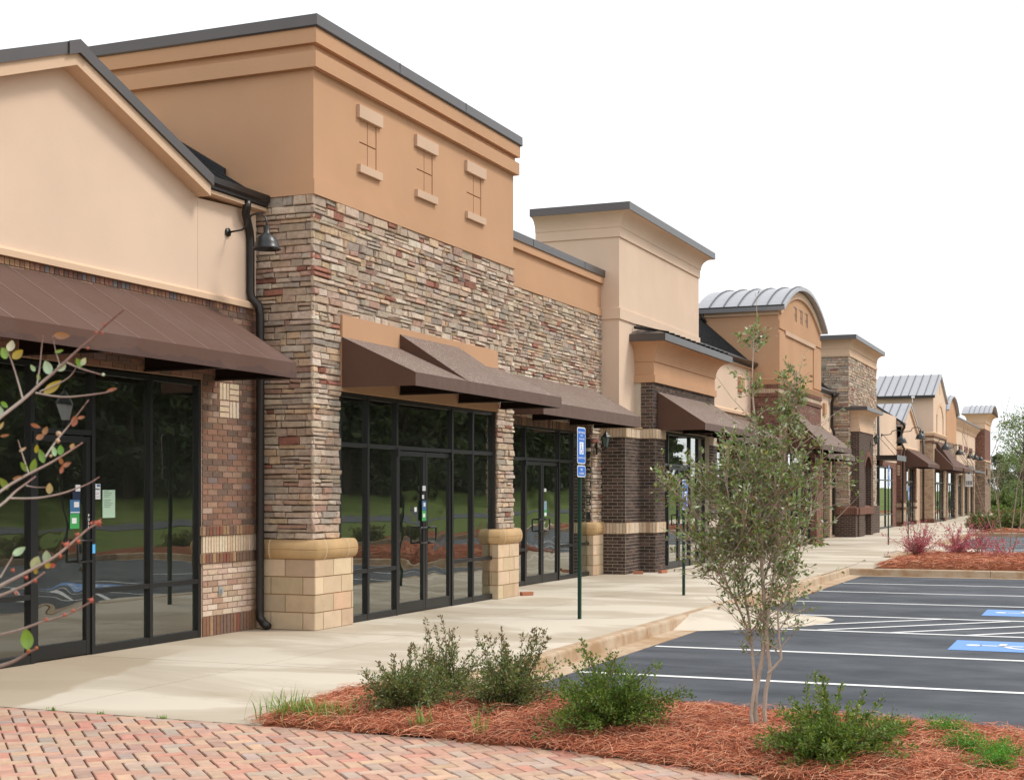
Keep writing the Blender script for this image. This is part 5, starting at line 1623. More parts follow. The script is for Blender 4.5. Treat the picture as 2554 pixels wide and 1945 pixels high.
# ================================================================== PLANTING BEDS WITH PINE STRAW
def inpoly(x, y, P):
    c_ = False; n = len(P)
    for i in range(n):
        (x0, y0), (x1, y1) = P[i], P[i - 1]
        if (y0 > y) != (y1 > y) and x < (x1 - x0) * (y - y0) / (y1 - y0) + x0: c_ = not c_
    return c_
def edged(x, y, P):
    m_ = 9
    for i in range(len(P)):
        a = np.array(P[i - 1]); b_ = np.array(P[i]); d_ = b_ - a
        t = np.clip(((x - a[0]) * d_[0] + (y - a[1]) * d_[1]) / (d_ @ d_), 0, 1)
        m_ = min(m_, math.hypot(x - a[0] - t * d_[0], y - a[1] - t * d_[1]))
    return m_
def hn(x, y): return .5 + .5 * math.sin(3.1 * x + 1.7 * y) * math.sin(2.3 * y - 1.9 * x + 1)
def bed(P, step, n, hmax, name, seed, zb=0.0, nlen=(.11, .2), nw=.0024, xlim=None):
    r = random.Random(seed)
    x0, x1 = min(p[0] for p in P), max(p[0] for p in P); y0, y1 = min(p[1] for p in P), max(p[1] for p in P)
    def H(x, y):
        e = edged(x, y, P)
        return zb + .004 + hmax * min(1, e / .5) ** .7 * (.6 + .4 * hn(x * 1.6, y * 1.6))
    b = MB(); id_ = {}
    nx, ny = int((x1 - x0) / step) + 1, int((y1 - y0) / step) + 1
    for i in range(nx):
        for j_ in range(ny):
            cs = [(x0 + (i + a) * step, y0 + (j_ + c_) * step) for a, c_ in ((0, 0), (1, 0), (1, 1), (0, 1))]
            if inpoly(cs[0][0] + step / 2, cs[0][1] + step / 2, P):
                q = []
                for k, (a, c_) in enumerate(((0, 0), (1, 0), (1, 1), (0, 1))):
                    key = (i + a, j_ + c_)
                    if key not in id_:
                        X, Y = cs[k]
                        z = H(X, Y) if inpoly(X, Y, P) else zb - .012
                        id_[key] = b.vert((X, Y, z + r.uniform(-.006, .006)))
                    q.append(id_[key])
                b.face(q)
    struct(b.build('planting_bed', 'soil', None, True))
    COLS = [(0.57, 0.185, 0.095), (0.44, 0.13, 0.065), (0.60, 0.255, 0.14), (0.25, 0.072, 0.038), (0.66, 0.37, 0.23), (0.50, 0.16, 0.08)]
    b = MB(); k = 0; tries = 0
    while k < n and tries < n * 4:
        tries += 1
        x, y = r.uniform(x0 - .05, x1 + .05), r.uniform(y0 - .05, y1 + .05)
        if xlim and x > xlim: continue
        if not inpoly(x, y, P):
            if r.random() > .12 or edged(x, y, P) > .10: continue
            z = zb + .004
        else: z = H(x, y)
        L = r.uniform(*nlen)
        a = 3.2 * hn(x * .9 + 2, y * 1.3) + r.gauss(0, .9)
        up = abs(r.gauss(0, .022)) + r.uniform(0, .012)
        el = r.gauss(0, .12); cv = r.gauss(0, .35)
        pts = []
        for s_ in (0, .5, 1):
            aa = a + cv * (s_ - .5)
            pts.append((x + L * (s_ - .5) * math.cos(aa), y + L * (s_ - .5) * math.sin(aa), max(z - .004, z + up + el * L * (s_ - .5) + .018 * math.sin(math.pi * s_))))
        wx, wy = -math.sin(a) * nw / 2, math.cos(a) * nw / 2
        tw = r.uniform(-nw, nw) * .5
        c_ = COLS[int(r.random() ** 1.2 * len(COLS)) % len(COLS)]
        m0 = len(b.v)
        for (px, py, pz) in pts: b.v += [(px - wx, py - wy, pz - tw), (px + wx, py + wy, pz + tw)]
        b.face((m0, m0 + 1, m0 + 3, m0 + 2), 0, c_); b.face((m0 + 2, m0 + 3, m0 + 5, m0 + 4), 0, c_)
        k += 1
    o = b.build(name, 'straw')
    tag(o, ('rust red pine straw covering the near planting bed' if seed == 1 else 'rust red pine straw covering the bed with the pink shrubs' if seed == 2 else 'rust red straw mulch in a distant planting bed'), 'pine straw')
    o['kind'] = 'stuff'
    return H
NEAR = [(-5.52, 8.64), (-4.9, 8.63), (-4.37, 8.60), (-3.34, 8.52), (-2.33, 8.24), (-1.71, 8.10), (-.6, 7.72), (1.0, 7.1), (3.5, 6.2), (5.4, 6.2), (5.4, 9.05), (2.5, 9.50), (.8, 9.86), (-.5, 10.14), (-1.8, 10.36), (-3.4, 10.52), (-5.15, 10.58), (-5.25, 10.75), (-5.55, 10.7), (-5.70, 10.2), (-5.62, 9.4)]
HN = bed(NEAR, .11, 46000, .075, 'pine_straw', 1, xlim=.35)
ISL = [(-4.70, 31.80), (5.4, 31.80), (5.4, 37.85), (-4.5, 37.85), (-4.72, 37.0), (-4.74, 34)]
H2 = bed(ISL, .22, 11000, .16, 'pine_straw', 2, nlen=(.15, .28), nw=.006, xlim=.5)
IS3 = [(-5.0, 62.2), (5.4, 62.2), (5.4, 67.2), (-4.9, 67.2)]
H3 = bed(IS3, .5, 1500, .12, 'pine_straw', 3, nlen=(.3, .5), nw=.015, xlim=0)
IS4 = [(-11.5, 125.45), (12, 125.45), (12, 134), (-11.5, 134)]
H4 = bed(IS4, .9, 1200, .1, 'pine_straw', 4, nlen=(.5, .9), nw=.03, xlim=-2)
sheet('mulch_strip', 'soil', rect(5.66, 9.5, 5, 68), -.14)
sheet('far_bed', 'soil', rect(-6, 4, 72.5, 77.0), -.05)

# ================================================================== LEAVES AND STEMS
rng = np.random.default_rng(4)
def unit(v): return v / (np.linalg.norm(v, axis=-1, keepdims=True) + 1e-9)
def leafmesh(name, P, D, Nn, L, Wd, Cc, mat, parent, fold=.18):
    P = np.asarray(P, float); D = unit(np.asarray(D, float)); Nn = np.asarray(Nn, float)
    Sd = unit(np.cross(D, Nn)); Nn = unit(np.cross(Sd, D))
    L = np.asarray(L)[:, None]; Wd = np.asarray(Wd)[:, None]
    n = len(P)
    V = np.empty((n, 4, 3))
    V[:, 0] = P
    V[:, 1] = P + D * L * .48 + Sd * Wd / 2 + Nn * Wd * fold
    V[:, 2] = P + D * L
    V[:, 3] = P + D * L * .48 - Sd * Wd / 2 + Nn * Wd * fold
    off = world_loc(parent) if parent is not None else np.zeros(3)
    V = V.reshape(-1, 3) - off
    me = bpy.data.meshes.new(name)
    me.vertices.add(n * 4); me.vertices.foreach_set('co', V.ravel().astype(np.float32))
    me.loops.add(n * 4); me.loops.foreach_set('vertex_index', np.arange(n * 4, dtype=np.int32))
    me.polygons.add(n); me.polygons.foreach_set('loop_start', np.arange(0, n * 4, 4, dtype=np.int32))
    me.polygons.foreach_set('loop_total', np.full(n, 4, dtype=np.int32))
    me.materials.append(M[mat])
    me.update(calc_edges=True)
    at = me.color_attributes.new('Col', 'FLOAT_COLOR', 'CORNER')
    cc = np.concatenate([np.asarray(Cc, float), np.ones((n, 1))], 1)
    at.data.foreach_set('color', np.repeat(cc, 4, 0).astype(np.float32).ravel())
    o = bpy.data.objects.new(name, me); C.objects.link(o)
    if parent is not None: o.parent = parent
    return o

GREEN = np.array([[.12, .165, .055], [.17, .215, .075], [.24, .27, .11], [.08, .11, .04], [.27, .22, .11], [.24, .15, .085]])
def colours(n, pal, wts, jit=.2):
    i = rng.choice(len(pal), n, p=np.array(wts) / sum(wts))
    return np.clip(pal[i] * (1 + rng.uniform(-jit, jit, (n, 1))), 0, 1)

def shrub(name, label, loc, h, w_, seed, shoots=70, pal=GREEN, wts=(5, 4, 2, 3, 1.5, 1), leaf=.023, cat='shrub', group=None, lean=(0, 0), tall=12, den=1.0, bark=(.16, .10, .07), red_tips=True):
    r = np.random.default_rng(seed)
    t = thing(name, label, cat, loc, group)
    x0, y0, z0 = loc
    st = MB(); P = []; D = []; K = []
    for s in range(shoots):
        az = r.uniform(0, math.tau)
        big = s < tall
        til = r.uniform(.15, .75) if big else r.uniform(.25, 1.15)
        ln = h * (r.uniform(.85, 1.12) if big else r.uniform(.40, .80)) / max(.55, math.cos(til) ** .5)
        p = np.array([x0 + r.normal(0, .035), y0 + r.normal(0, .035), z0 - .01])
        hd = np.array([math.cos(az) * math.sin(til) * w_ / h * 1.15 + lean[0], math.sin(az) * math.sin(til) * w_ / h * 1.15 + lean[1], math.cos(til)]); hd = unit(hd)
        n = 9; pts = [p.copy()]; bend = r.normal(0, .10, 3)
        for k in range(n):
            hd = unit(hd + bend * .35 + np.array([0, 0, -.015 * k if not big else .01]) + r.normal(0, .05, 3))
            p = p + hd * ln / n
            pts.append(p.copy())
        rad = np.linspace(.0045, .0012, n + 1) * (h / .55)
        st.tube(pts, list(rad), 4, 0, bark, cap=False)
        pts = np.array(pts)
        # leaves along the shoot and on short side twigs
        m_ = int((165 if not big else 120) * den)
        tt = r.uniform(.22 if not big else .25, 1.0, m_) * n
        i = np.minimum(tt.astype(int), n - 1); f = (tt - i)[:, None]
        q = pts[i] * (1 - f) + pts[i + 1] * f
        dd = unit(pts[i + 1] - pts[i])
        side = unit(r.normal(0, 1, (m_, 3)))
        off = r.uniform(0, .03 if big else .085, (m_, 1)) * (h / .55)
        q = q + side * off * (1 - .5 * (tt / n)[:, None])
        P.append(q); D.append(unit(dd * .7 + side + np.array([0, 0, .25]))); K.append(tt / n if big else tt / n * .55)
    st.build('stems', 'bark', t)
    P = np.concatenate(P); D = np.concatenate(D); K = np.concatenate(K); n = len(P)
    P[:, 2] = np.maximum(P[:, 2], z0 + .012)
    Cc = colours(n, pal, wts)
    if red_tips:
        tip = K > .86
        Cc[tip] = Cc[tip] * .5 + np.array([.20, .12, .06]) * .5
    leafmesh('leaves', P, D, r.normal(0, 1, (n, 3)) + np.array([0, 0, .8]), r.uniform(.7, 1.45, n) * leaf, r.uniform(.42, .62, n) * leaf, Cc, 'leaf', t)
    return t
shrub('shrub', 'wide straggly shrub at the corner of the sidewalk, leftmost of the near bed', (-4.64, 9.30, .05), .46, .46, 11, 84, tall=12, lean=(-.05, 0))
shrub('shrub', 'thinner shrub just behind the leftmost one with brown-tipped shoots', (-4.76, 10.10, .04), .56, .40, 12, 44, tall=12, den=.8, lean=(.0, 0))
shrub('shrub', 'upright shrub standing before the kerb end, with tall separate shoots', (-4.0, 9.60, .05), .56, .44, 13, 80, tall=15)
BR2 = np.array([[.10, .18, .03], [.16, .25, .045], [.22, .31, .065], [.075, .12, .025], [.24, .25, .075]])
shrub('shrub', 'dense green shrub left of the young tree stems', (-3.05, 9.06, .05), .58, .48, 14, 110, pal=BR2, wts=(5, 5, 3, 2, 1), tall=16, red_tips=False)
shrub('shrub', 'broad spreading shrub right of the young tree, nearest the camera', (-1.52, 8.60, .04), .50, .72, 15, 120, pal=BR2, wts=(5, 4, 2, 3, 2), tall=16, red_tips=False)
JUN = np.array([[.08, .24, .02], [.12, .34, .03], [.05, .15, .02], [.18, .42, .05]])
def juniper(label, loc, w_, h, seed, n=2600):
    r = np.random.default_rng(seed)
    t = thing('low_juniper', label, 'ground shrub', loc, None)
    st = MB(); P = []; D = []
    for k in range(16):
        a = r.uniform(0, math.tau); L = w_ * r.uniform(.4, 1)
        e = np.array([loc[0] + L * math.cos(a), loc[1] + L * .7 * math.sin(a), loc[2] + h * r.uniform(.5, 1)])
        st.tube([np.array(loc), (np.array(loc) + e) / 2 + [0, 0, h * .2], e], [.005, .004, .002], 4, 0, (.16, .1, .06), cap=False)
        m_ = n // 16
        f = r.uniform(.35, 1.05, (m_, 1)); base = np.array(loc) * (1 - f) + e * f
        cl = np.repeat(r.normal(0, .035, (m_ // 10 + 1, 3)), 10, 0)[:m_]
        P.append(base + cl + r.normal(0, .012, (m_, 3))); D.append(unit(r.normal(0, 1, (m_, 3)) + [0, 0, .9]))
    st.build('stems', 'bark', t)
    P = np.concatenate(P); D = np.concatenate(D); P[:, 2] = np.maximum(P[:, 2], loc[2] + .01)
    leafmesh('leaves', P, D, r.normal(0, 1, (len(P), 3)), r.uniform(.012, .022, len(P)), r.uniform(.004, .007, len(P)), colours(len(P), JUN, (4, 4, 2, 1)), 'leaf', t)
juniper('bright green low juniper tuft behind the broad near shrub', (-1.26, 9.25, .06), .11, .13, 31)
juniper('bright green juniper patch nearest the parking lot edge', (-.98, 9.55, .06), .17, .11, 32)
juniper('bright green juniper patch in the middle of the right bed corner', (-.80, 9.0, .06), .15, .10, 33)
juniper('low bright green juniper left of the corner patch at the bottom right', (-.60, 8.82, .06), .15, .10, 34)
juniper('bright green juniper patch closest to the bottom right corner', (-.62, 8.42, .06), .17, .12, 35)

def tuft(name, label, loc, h, n, seed, spread=.12, group=None, pal=None):
    r = random.Random(seed); b = MB()
    pal = pal or [(.16, .30, .05), (.22, .36, .08), (.30, .38, .13), (.12, .22, .04)]
    for _ in range(n):
        a = r.uniform(0, math.tau); L = h * r.uniform(.4, 1.1); le = r.uniform(.1, .75)
        x, y = loc[0] + r.gauss(0, spread), loc[1] + r.gauss(0, spread * .6); w_ = r.uniform(.003, .006)
        c_ = r.choice(pal); pts = []
        for s_ in (0, .35, .7, 1):
            pts.append((x + L * le * s_ ** 1.7 * math.cos(a), y + L * le * s_ ** 1.7 * math.sin(a), loc[2] + L * (s_ - .35 * le * s_ ** 3)))
        wx, wy = -math.sin(a) * w_, math.cos(a) * w_; m0 = len(b.v)
        for k, p in enumerate(pts):
            f = (1, .9, .6, .05)[k]; b.v += [(p[0] - wx * f, p[1] - wy * f, p[2]), (p[0] + wx * f, p[1] + wy * f, p[2])]
        for k in range(3): b.face((m0 + 2 * k, m0 + 2 * k + 1, m0 + 2 * k + 3, m0 + 2 * k + 2), 0, c_)
    o = b.build(name, 'leaf'); tag(o, label, 'grass', group); return o
tuft('grass_tuft', 'tall weedy grass tuft at the corner where paving meets the sidewalk', (-5.34, 8.86, 0), .27, 150, 1, .12)
tuft('grass_tuft', 'low weedy grass right of the tall tuft at the paving corner', (-5.10, 8.90, .02), .17, 170, 2, .12)
tuft('grass_tuft', 'small pale weed in front of the leftmost near shrub', (-4.30, 8.75, .04), .18, 34, 3, .05)
tuft('grass_tuft', 'single pale weed in the straw below the upright shrub', (-3.82, 8.68, .03), .18, 16, 4, .03)
for k, (x, y) in enumerate(((-7.3, 8.64), (-6.85, 8.64), (-6.3, 8.64))):
    tuft('joint_weed', 'tiny green weed in the joint between paving and sidewalk', (x, y, 0), .035, 16, 10 + k, .02, 'tiny weeds in the paving joint')

# ------------------------------------------------------------------ young multi-stem holly
def holly():
    r = np.random.default_rng(21)
    t = thing('young_holly_tree', 'young multi-stemmed holly tree with a loose leafy crown in the near straw bed', 'tree', (-2.13, 9.44, .05))
    tr = MB(); BK = (.46, .38, .31); LP = []; LD = []; LK = []
    Fv = np.array([-.3827, .9239, 0]); Rv = np.array([.9239, .3827, 0]); base = np.array([-2.13, 9.44, 0.03])
    def W3(a, z, d_=0): return base + Rv * a + Fv * d_ + np.array([0, 0, z])
    def crownw(z):
        zz = [0, .45, .75, .95, 1.15, 1.35, 1.6, 1.80, 2.0, 2.2, 2.6, 3.0]
        ww = [0, .0, .24, .34, .42, .46, .46, .36, .20, .10, .06, .02]
        return np.interp(z, zz, ww)
    def leaves(pts, n, spread=.02, k=1):
        pts = np.array(pts); m_ = len(pts) - 1
        tt = r.uniform(.1, 1, n) * m_; i = np.minimum(tt.astype(int), m_ - 1); f = (tt - i)[:, None]
        q = pts[i] * (1 - f) + pts[i + 1] * f; dd = unit(pts[i + 1] - pts[i]); sd_ = unit(r.normal(0, 1, (n, 3)))
        LP.append(q + sd_ * r.uniform(0, spread, (n, 1))); LD.append(unit(dd * .8 + sd_)); LK.append(np.full(n, k))
    def twig(p, d_, L, rad, lv, nl):
        n = 5; pts = [p]; hd = unit(d_)
        for k in range(n):
            hd = unit(hd + r.normal(0, .10, 3) + np.array([0, 0, .05])); pts.append(pts[-1] + hd * L / n)
        tr.tube(pts, list(np.linspace(rad, rad * .35, n + 1)), 5 if lv < 2 else 3, 0, BK if lv < 2 else (.30, .22, .17), cap=False)
        if nl: leaves(pts, nl)
        return pts
    stems = [
        [(-.04, -.02), (-.075, .12), (-.03, .33), (-.065, .62), (-.10, .92), (-.14, 1.2), (-.20, 1.5), (-.25, 1.8)],
        [(.0, -.02), (-.03, .15), (-.01, .36), (.03, .62), (.015, .95), (.0, 1.3), (-.02, 1.65), (-.03, 2.0), (-.055, 2.35), (-.05, 2.62)],
        [(.05, -.02), (.03, .16), (.065, .42), (.03, .66), (.06, .95), (.12, 1.3), (.16, 1.65), (.16, 2.0), (.19, 2.2), (.23, 2.38)],
        [(.045, .40), (.13, .50), (.12, .60), (.10, .80), (.20, 1.05), (.30, 1.35), (.40, 1.6)],
        [(-.07, .65), (-.18, .9), (-.33, 1.2), (-.46, 1.55)],
        [(.04, .7), (.02, 1.0), (.10, 1.3), (-.02, 1.6), (.05, 1.8), (.0, 1.95)],
    ]
    rads = [.015, .021, .017, .010, .008, .010]
    for si, st in enumerate(stems):
        pts = [W3(a + r.normal(0, .004), z, .03 * math.sin(3 * z + si)) for a, z in st]
        # refine
        fine = []
        for a, b_ in zip(pts[:-1], pts[1:]):
            for s_ in (0, .5): fine.append(a * (1 - s_) + b_ * s_ + r.normal(0, .004, 3))
        fine.append(pts[-1])
        rr = list(np.linspace(rads[si], .003, len(fine)))
        tr.tube(fine, rr, 7, 0, BK, cap=False)
        fine = np.array(fine); m_ = len(fine) - 1
        nb = 46 if si < 3 else 26
        for _ in range(nb):
            tt = r.uniform(.30 if si < 3 else .15, 1) ** .85 * m_; i = min(int(tt), m_ - 1); f = tt - i
            p = fine[i] * (1 - f) + fine[i + 1] * f
            z = p[2]; cw = crownw(z + .12)
            if cw < .02: continue
            az = r.uniform(0, math.tau); el = r.uniform(.25, .95)
            d_ = np.array([math.cos(az) * math.cos(el), math.sin(az) * math.cos(el), math.sin(el)])
            L = min(.56, max(.07, cw * r.uniform(.6, 1.15)))
            low = z < 1.0
            nl = int(r.uniform(3, 10) * (.5 if low else 1.0)) if z > .68 else 0
            b1 = twig(p, d_, L, .0042, 1, nl)
            for _k in range((5 if z < 1.75 else 3) if not low else 4):
                j_ = r.integers(1, 5); q = b1[j_]
                d2 = unit(d_ * .6 + unit(r.normal(0, 1, 3)) * .8 + np.array([0, 0, .35]))
                b2 = twig(q, d2, r.uniform(.10, .26) * min(1, .25 + cw * 1.8), .0026, 2, int(r.uniform(5, 13) * min(1, .3 + cw * 2)) if z > .80 else (int(r.uniform(1, 7))))
                if r.random() < .35: twig(b2[3], unit(d2 + r.normal(0, .6, 3)), r.uniform(.06, .14), .0018, 2, 8 if z > .85 else 1)
    # bare shoots that stick out at the top and sides
    for (a, z, da, dz, L) in ((-.02, 2.05, -.3, .25, .42), (-.02, 2.0, -.5, .3, .36), (.2, 1.95, .55, .28, .42), (.2, 1.85, .5, .5, .35), (-.46, 1.45, -.5, .6, .35), (-.4, 1.2, -.8, .35, .32), (.42, 1.35, .6, .5, .35), (.4, 1.05, .7, .25, .34), (-.02, 2.62, -.02, 1, .30), (.25, 2.35, .15, 1, .18)):
        twig(W3(a, z), Rv * da + np.array([0, 0, dz]), L, .0035, 1, 7)
    tr.build('trunk', 'bark', t)
    P = np.concatenate(LP); D = np.concatenate(LD); n = len(P)
    pal = np.array([[.14, .21, .06], [.19, .28, .075], [.27, .34, .15], [.10, .145, .05], [.45, .50, .36], [.26, .15, .085], [.40, .41, .12]])
    Cc = colours(n, pal, (5, 5, 3, 3, 2.2, 1.0, .35), .22)
    leafmesh('crown', P, D, r.normal(0, 1, (n, 3)) + [0, 0, .7], r.uniform(.022, .044, n), r.uniform(.011, .020, n), Cc, 'leafgloss', t)
    return t
holly()

# ------------------------------------------------------------------ branch reaching in at the left, close to the camera
BR= [(0.005225, [[-1.716, 1.887, 1.734], [-1.705, 1.892, 1.746], [-1.668, 1.907, 1.777], [-1.644, 1.917, 1.801], [-1.622, 1.926, 1.821], [-1.602, 1.934, 1.841], [-1.58, 1.943, 1.863], [-1.558, 1.952, 1.882], [-1.544, 1.958, 1.898], [-1.514, 1.971, 1.926]]), (0.00275, [[-1.67, 1.906, 1.777], [-1.677, 1.903, 1.805], [-1.687, 1.899, 1.839], [-1.694, 1.896, 1.855]]), (0.00275, [[-1.65, 1.914, 1.787], [-1.61, 1.931, 1.78], [-1.571, 1.947, 1.783], [-1.54, 1.96, 1.788], [-1.525, 1.966, 1.794]]), (0.0022, [[-1.648, 1.915, 1.801], [-1.644, 1.917, 1.829], [-1.641, 1.918, 1.861], [-1.639, 1.919, 1.882]]), (0.00165, [[-1.613, 1.93, 1.833], [-1.619, 1.927, 1.855], [-1.624, 1.925, 1.882]]), (0.00275, [[-1.602, 1.934, 1.837], [-1.58, 1.943, 1.827], [-1.549, 1.956, 1.817]]), (0.0022, [[-1.644, 1.917, 1.789], [-1.61, 1.931, 1.805], [-1.595, 1.937, 1.817], [-1.588, 1.94, 1.829]]), (0.0044, [[-1.716, 1.887, 1.613], [-1.705, 1.892, 1.623], [-1.687, 1.899, 1.636], [-1.661, 1.91, 1.652], [-1.632, 1.922, 1.668], [-1.613, 1.93, 1.68], [-1.595, 1.937, 1.692], [-1.578, 1.944, 1.704]]), (0.00275, [[-1.635, 1.92, 1.68], [-1.621, 1.927, 1.704], [-1.606, 1.933, 1.724], [-1.595, 1.937, 1.738], [-1.569, 1.948, 1.775]]), (0.0022, [[-1.661, 1.91, 1.654], [-1.668, 1.907, 1.676], [-1.677, 1.903, 1.708]]), (0.00385, [[-1.716, 1.887, 1.591], [-1.696, 1.895, 1.607], [-1.681, 1.901, 1.623], [-1.665, 1.908, 1.636], [-1.65, 1.914, 1.648]]), (0.00165, [[-1.665, 1.908, 1.633], [-1.65, 1.914, 1.63], [-1.632, 1.922, 1.63]]), (0.00275, [[-1.694, 1.896, 1.612], [-1.65, 1.914, 1.612], [-1.613, 1.93, 1.619], [-1.588, 1.94, 1.628], [-1.569, 1.948, 1.636], [-1.553, 1.955, 1.647]]), (0.00495, [[-1.715, 1.887, 1.458], [-1.705, 1.892, 1.466], [-1.68, 1.902, 1.48], [-1.647, 1.915, 1.498], [-1.622, 1.926, 1.514], [-1.603, 1.934, 1.53], [-1.586, 1.941, 1.546], [-1.568, 1.948, 1.562], [-1.553, 1.954, 1.571]]), (0.0044, [[-1.715, 1.887, 1.444], [-1.705, 1.892, 1.45], [-1.688, 1.898, 1.457], [-1.664, 1.909, 1.469], [-1.65, 1.914, 1.478], [-1.636, 1.92, 1.489]]), (0.00275, [[-1.705, 1.892, 1.48], [-1.695, 1.896, 1.498], [-1.683, 1.9, 1.519]]), (0.00385, [[-1.711, 1.889, 1.383], [-1.705, 1.892, 1.385], [-1.672, 1.905, 1.394], [-1.639, 1.919, 1.407], [-1.606, 1.933, 1.417], [-1.581, 1.943, 1.43], [-1.563, 1.95, 1.441]]), (0.00495, [[-1.711, 1.889, 1.331], [-1.688, 1.898, 1.339], [-1.672, 1.905, 1.348], [-1.659, 1.911, 1.357], [-1.649, 1.915, 1.362]])]
LV= [[-1.688, 1.898, 1.865, 0.0218, 0.0149, 80, 0], [-1.698, 1.894, 1.853, 0.0238, 0.0149, 115, 1], [-1.678, 1.903, 1.851, 0.0238, 0.0149, 40, 2], [-1.632, 1.922, 1.829, 0.0258, 0.0169, 110, 0], [-1.61, 1.931, 1.83, 0.0198, 0.0139, 50, 0], [-1.654, 1.912, 1.828, 0.0139, 0.0079, 120, 0], [-1.646, 1.916, 1.813, 0.0119, 0.0069, 110, 1], [-1.584, 1.942, 1.837, 0.0179, 0.0109, 120, 1], [-1.577, 1.945, 1.839, 0.0159, 0.0099, 60, 0], [-1.624, 1.925, 1.797, 0.0377, 0.0159, 40, 2], [-1.614, 1.929, 1.856, 0.0159, 0.006, 15, 1], [-1.61, 1.931, 1.882, 0.0278, 0.0129, 0, 3], [-1.533, 1.963, 1.792, 0.0198, 0.0069, 15, 3], [-1.591, 1.939, 1.74, 0.0198, 0.0119, 80, 3], [-1.58, 1.943, 1.746, 0.0139, 0.006, 15, 3], [-1.65, 1.914, 1.732, 0.0179, 0.0069, -20, 3], [-1.635, 1.92, 1.724, 0.0159, 0.0099, 70, 3], [-1.643, 1.917, 1.714, 0.0159, 0.0099, 30, 3], [-1.698, 1.894, 1.767, 0.0159, 0.0089, -40, 1], [-1.704, 1.892, 1.757, 0.0179, 0.0099, 100, 0], [-1.612, 1.93, 1.692, 0.0179, 0.0119, 90, 1], [-1.622, 1.926, 1.69, 0.0198, 0.0089, 110, 0], [-1.641, 1.918, 1.682, 0.0258, 0.0119, 110, 1], [-1.649, 1.915, 1.694, 0.0159, 0.0079, 75, 2], [-1.654, 1.913, 1.666, 0.0258, 0.0119, 70, 1], [-1.668, 1.907, 1.664, 0.0198, 0.0099, 120, 1], [-1.699, 1.894, 1.636, 0.0238, 0.0119, 120, 1], [-1.629, 1.923, 1.628, 0.0198, 0.0119, 80, 4], [-1.594, 1.938, 1.698, 0.0119, 0.0089, 60, 4], [-1.602, 1.934, 1.668, 0.0159, 0.0079, 30, 3], [-1.61, 1.931, 1.66, 0.0159, 0.0069, 75, 3], [-1.611, 1.93, 1.674, 0.0139, 0.0079, 100, 3], [-1.67, 1.906, 1.693, 0.0139, 0.005, 35, 4], [-1.677, 1.903, 1.646, 0.0198, 0.006, 15, 3], [-1.703, 1.892, 1.732, 0.0179, 0.006, 50, 4], [-1.698, 1.895, 1.716, 0.0159, 0.005, 10, 3], [-1.676, 1.904, 1.524, 0.0232, 0.0116, 35, 0], [-1.65, 1.914, 1.504, 0.0268, 0.017, 60, 0], [-1.633, 1.921, 1.514, 0.0232, 0.0143, 85, 0], [-1.664, 1.909, 1.378, 0.0339, 0.0205, 95, 1], [-1.65, 1.914, 1.491, 0.0107, 0.0071, 90, 2], [-1.631, 1.922, 1.5, 0.0107, 0.0089, 30, 2], [-1.624, 1.925, 1.5, 0.0107, 0.008, 10, 5]]
BD= [[-1.615, 1.929, 1.719, 0.0048, 4], [-1.616, 1.928, 1.707, 0.0042, 4], [-1.546, 1.957, 1.817, 0.003, 0], [-1.544, 1.958, 1.9, 0.0027, 5], [-1.557, 1.953, 1.887, 0.0027, 5], [-1.57, 1.947, 1.861, 0.0023, 5], [-1.548, 1.957, 1.886, 0.0023, 5], [-1.603, 1.934, 1.534, 0.0046, 5], [-1.584, 1.941, 1.54, 0.0034, 5], [-1.553, 1.954, 1.571, 0.0046, 5], [-1.557, 1.953, 1.57, 0.0034, 5], [-1.565, 1.95, 1.442, 0.0038, 5], [-1.586, 1.941, 1.551, 0.0034, 5], [-1.613, 1.93, 1.516, 0.003, 5], [-1.565, 1.95, 1.57, 0.0027, 5], [-1.68, 1.902, 1.454, 0.0027, 5], [-1.634, 1.921, 1.41, 0.0027, 5], [-1.606, 1.933, 1.418, 0.0029, 5], [-1.664, 1.908, 1.48, 0.0027, 5], [-1.685, 1.9, 1.492, 0.0027, 5], [-1.593, 1.938, 1.425, 0.0027, 5], [-1.651, 1.914, 1.475, 0.003, 5], [-1.661, 1.91, 1.358, 0.0038, 3], [-1.649, 1.915, 1.363, 0.0029, 3], [-1.627, 1.924, 1.682, 0.0029, 4]]

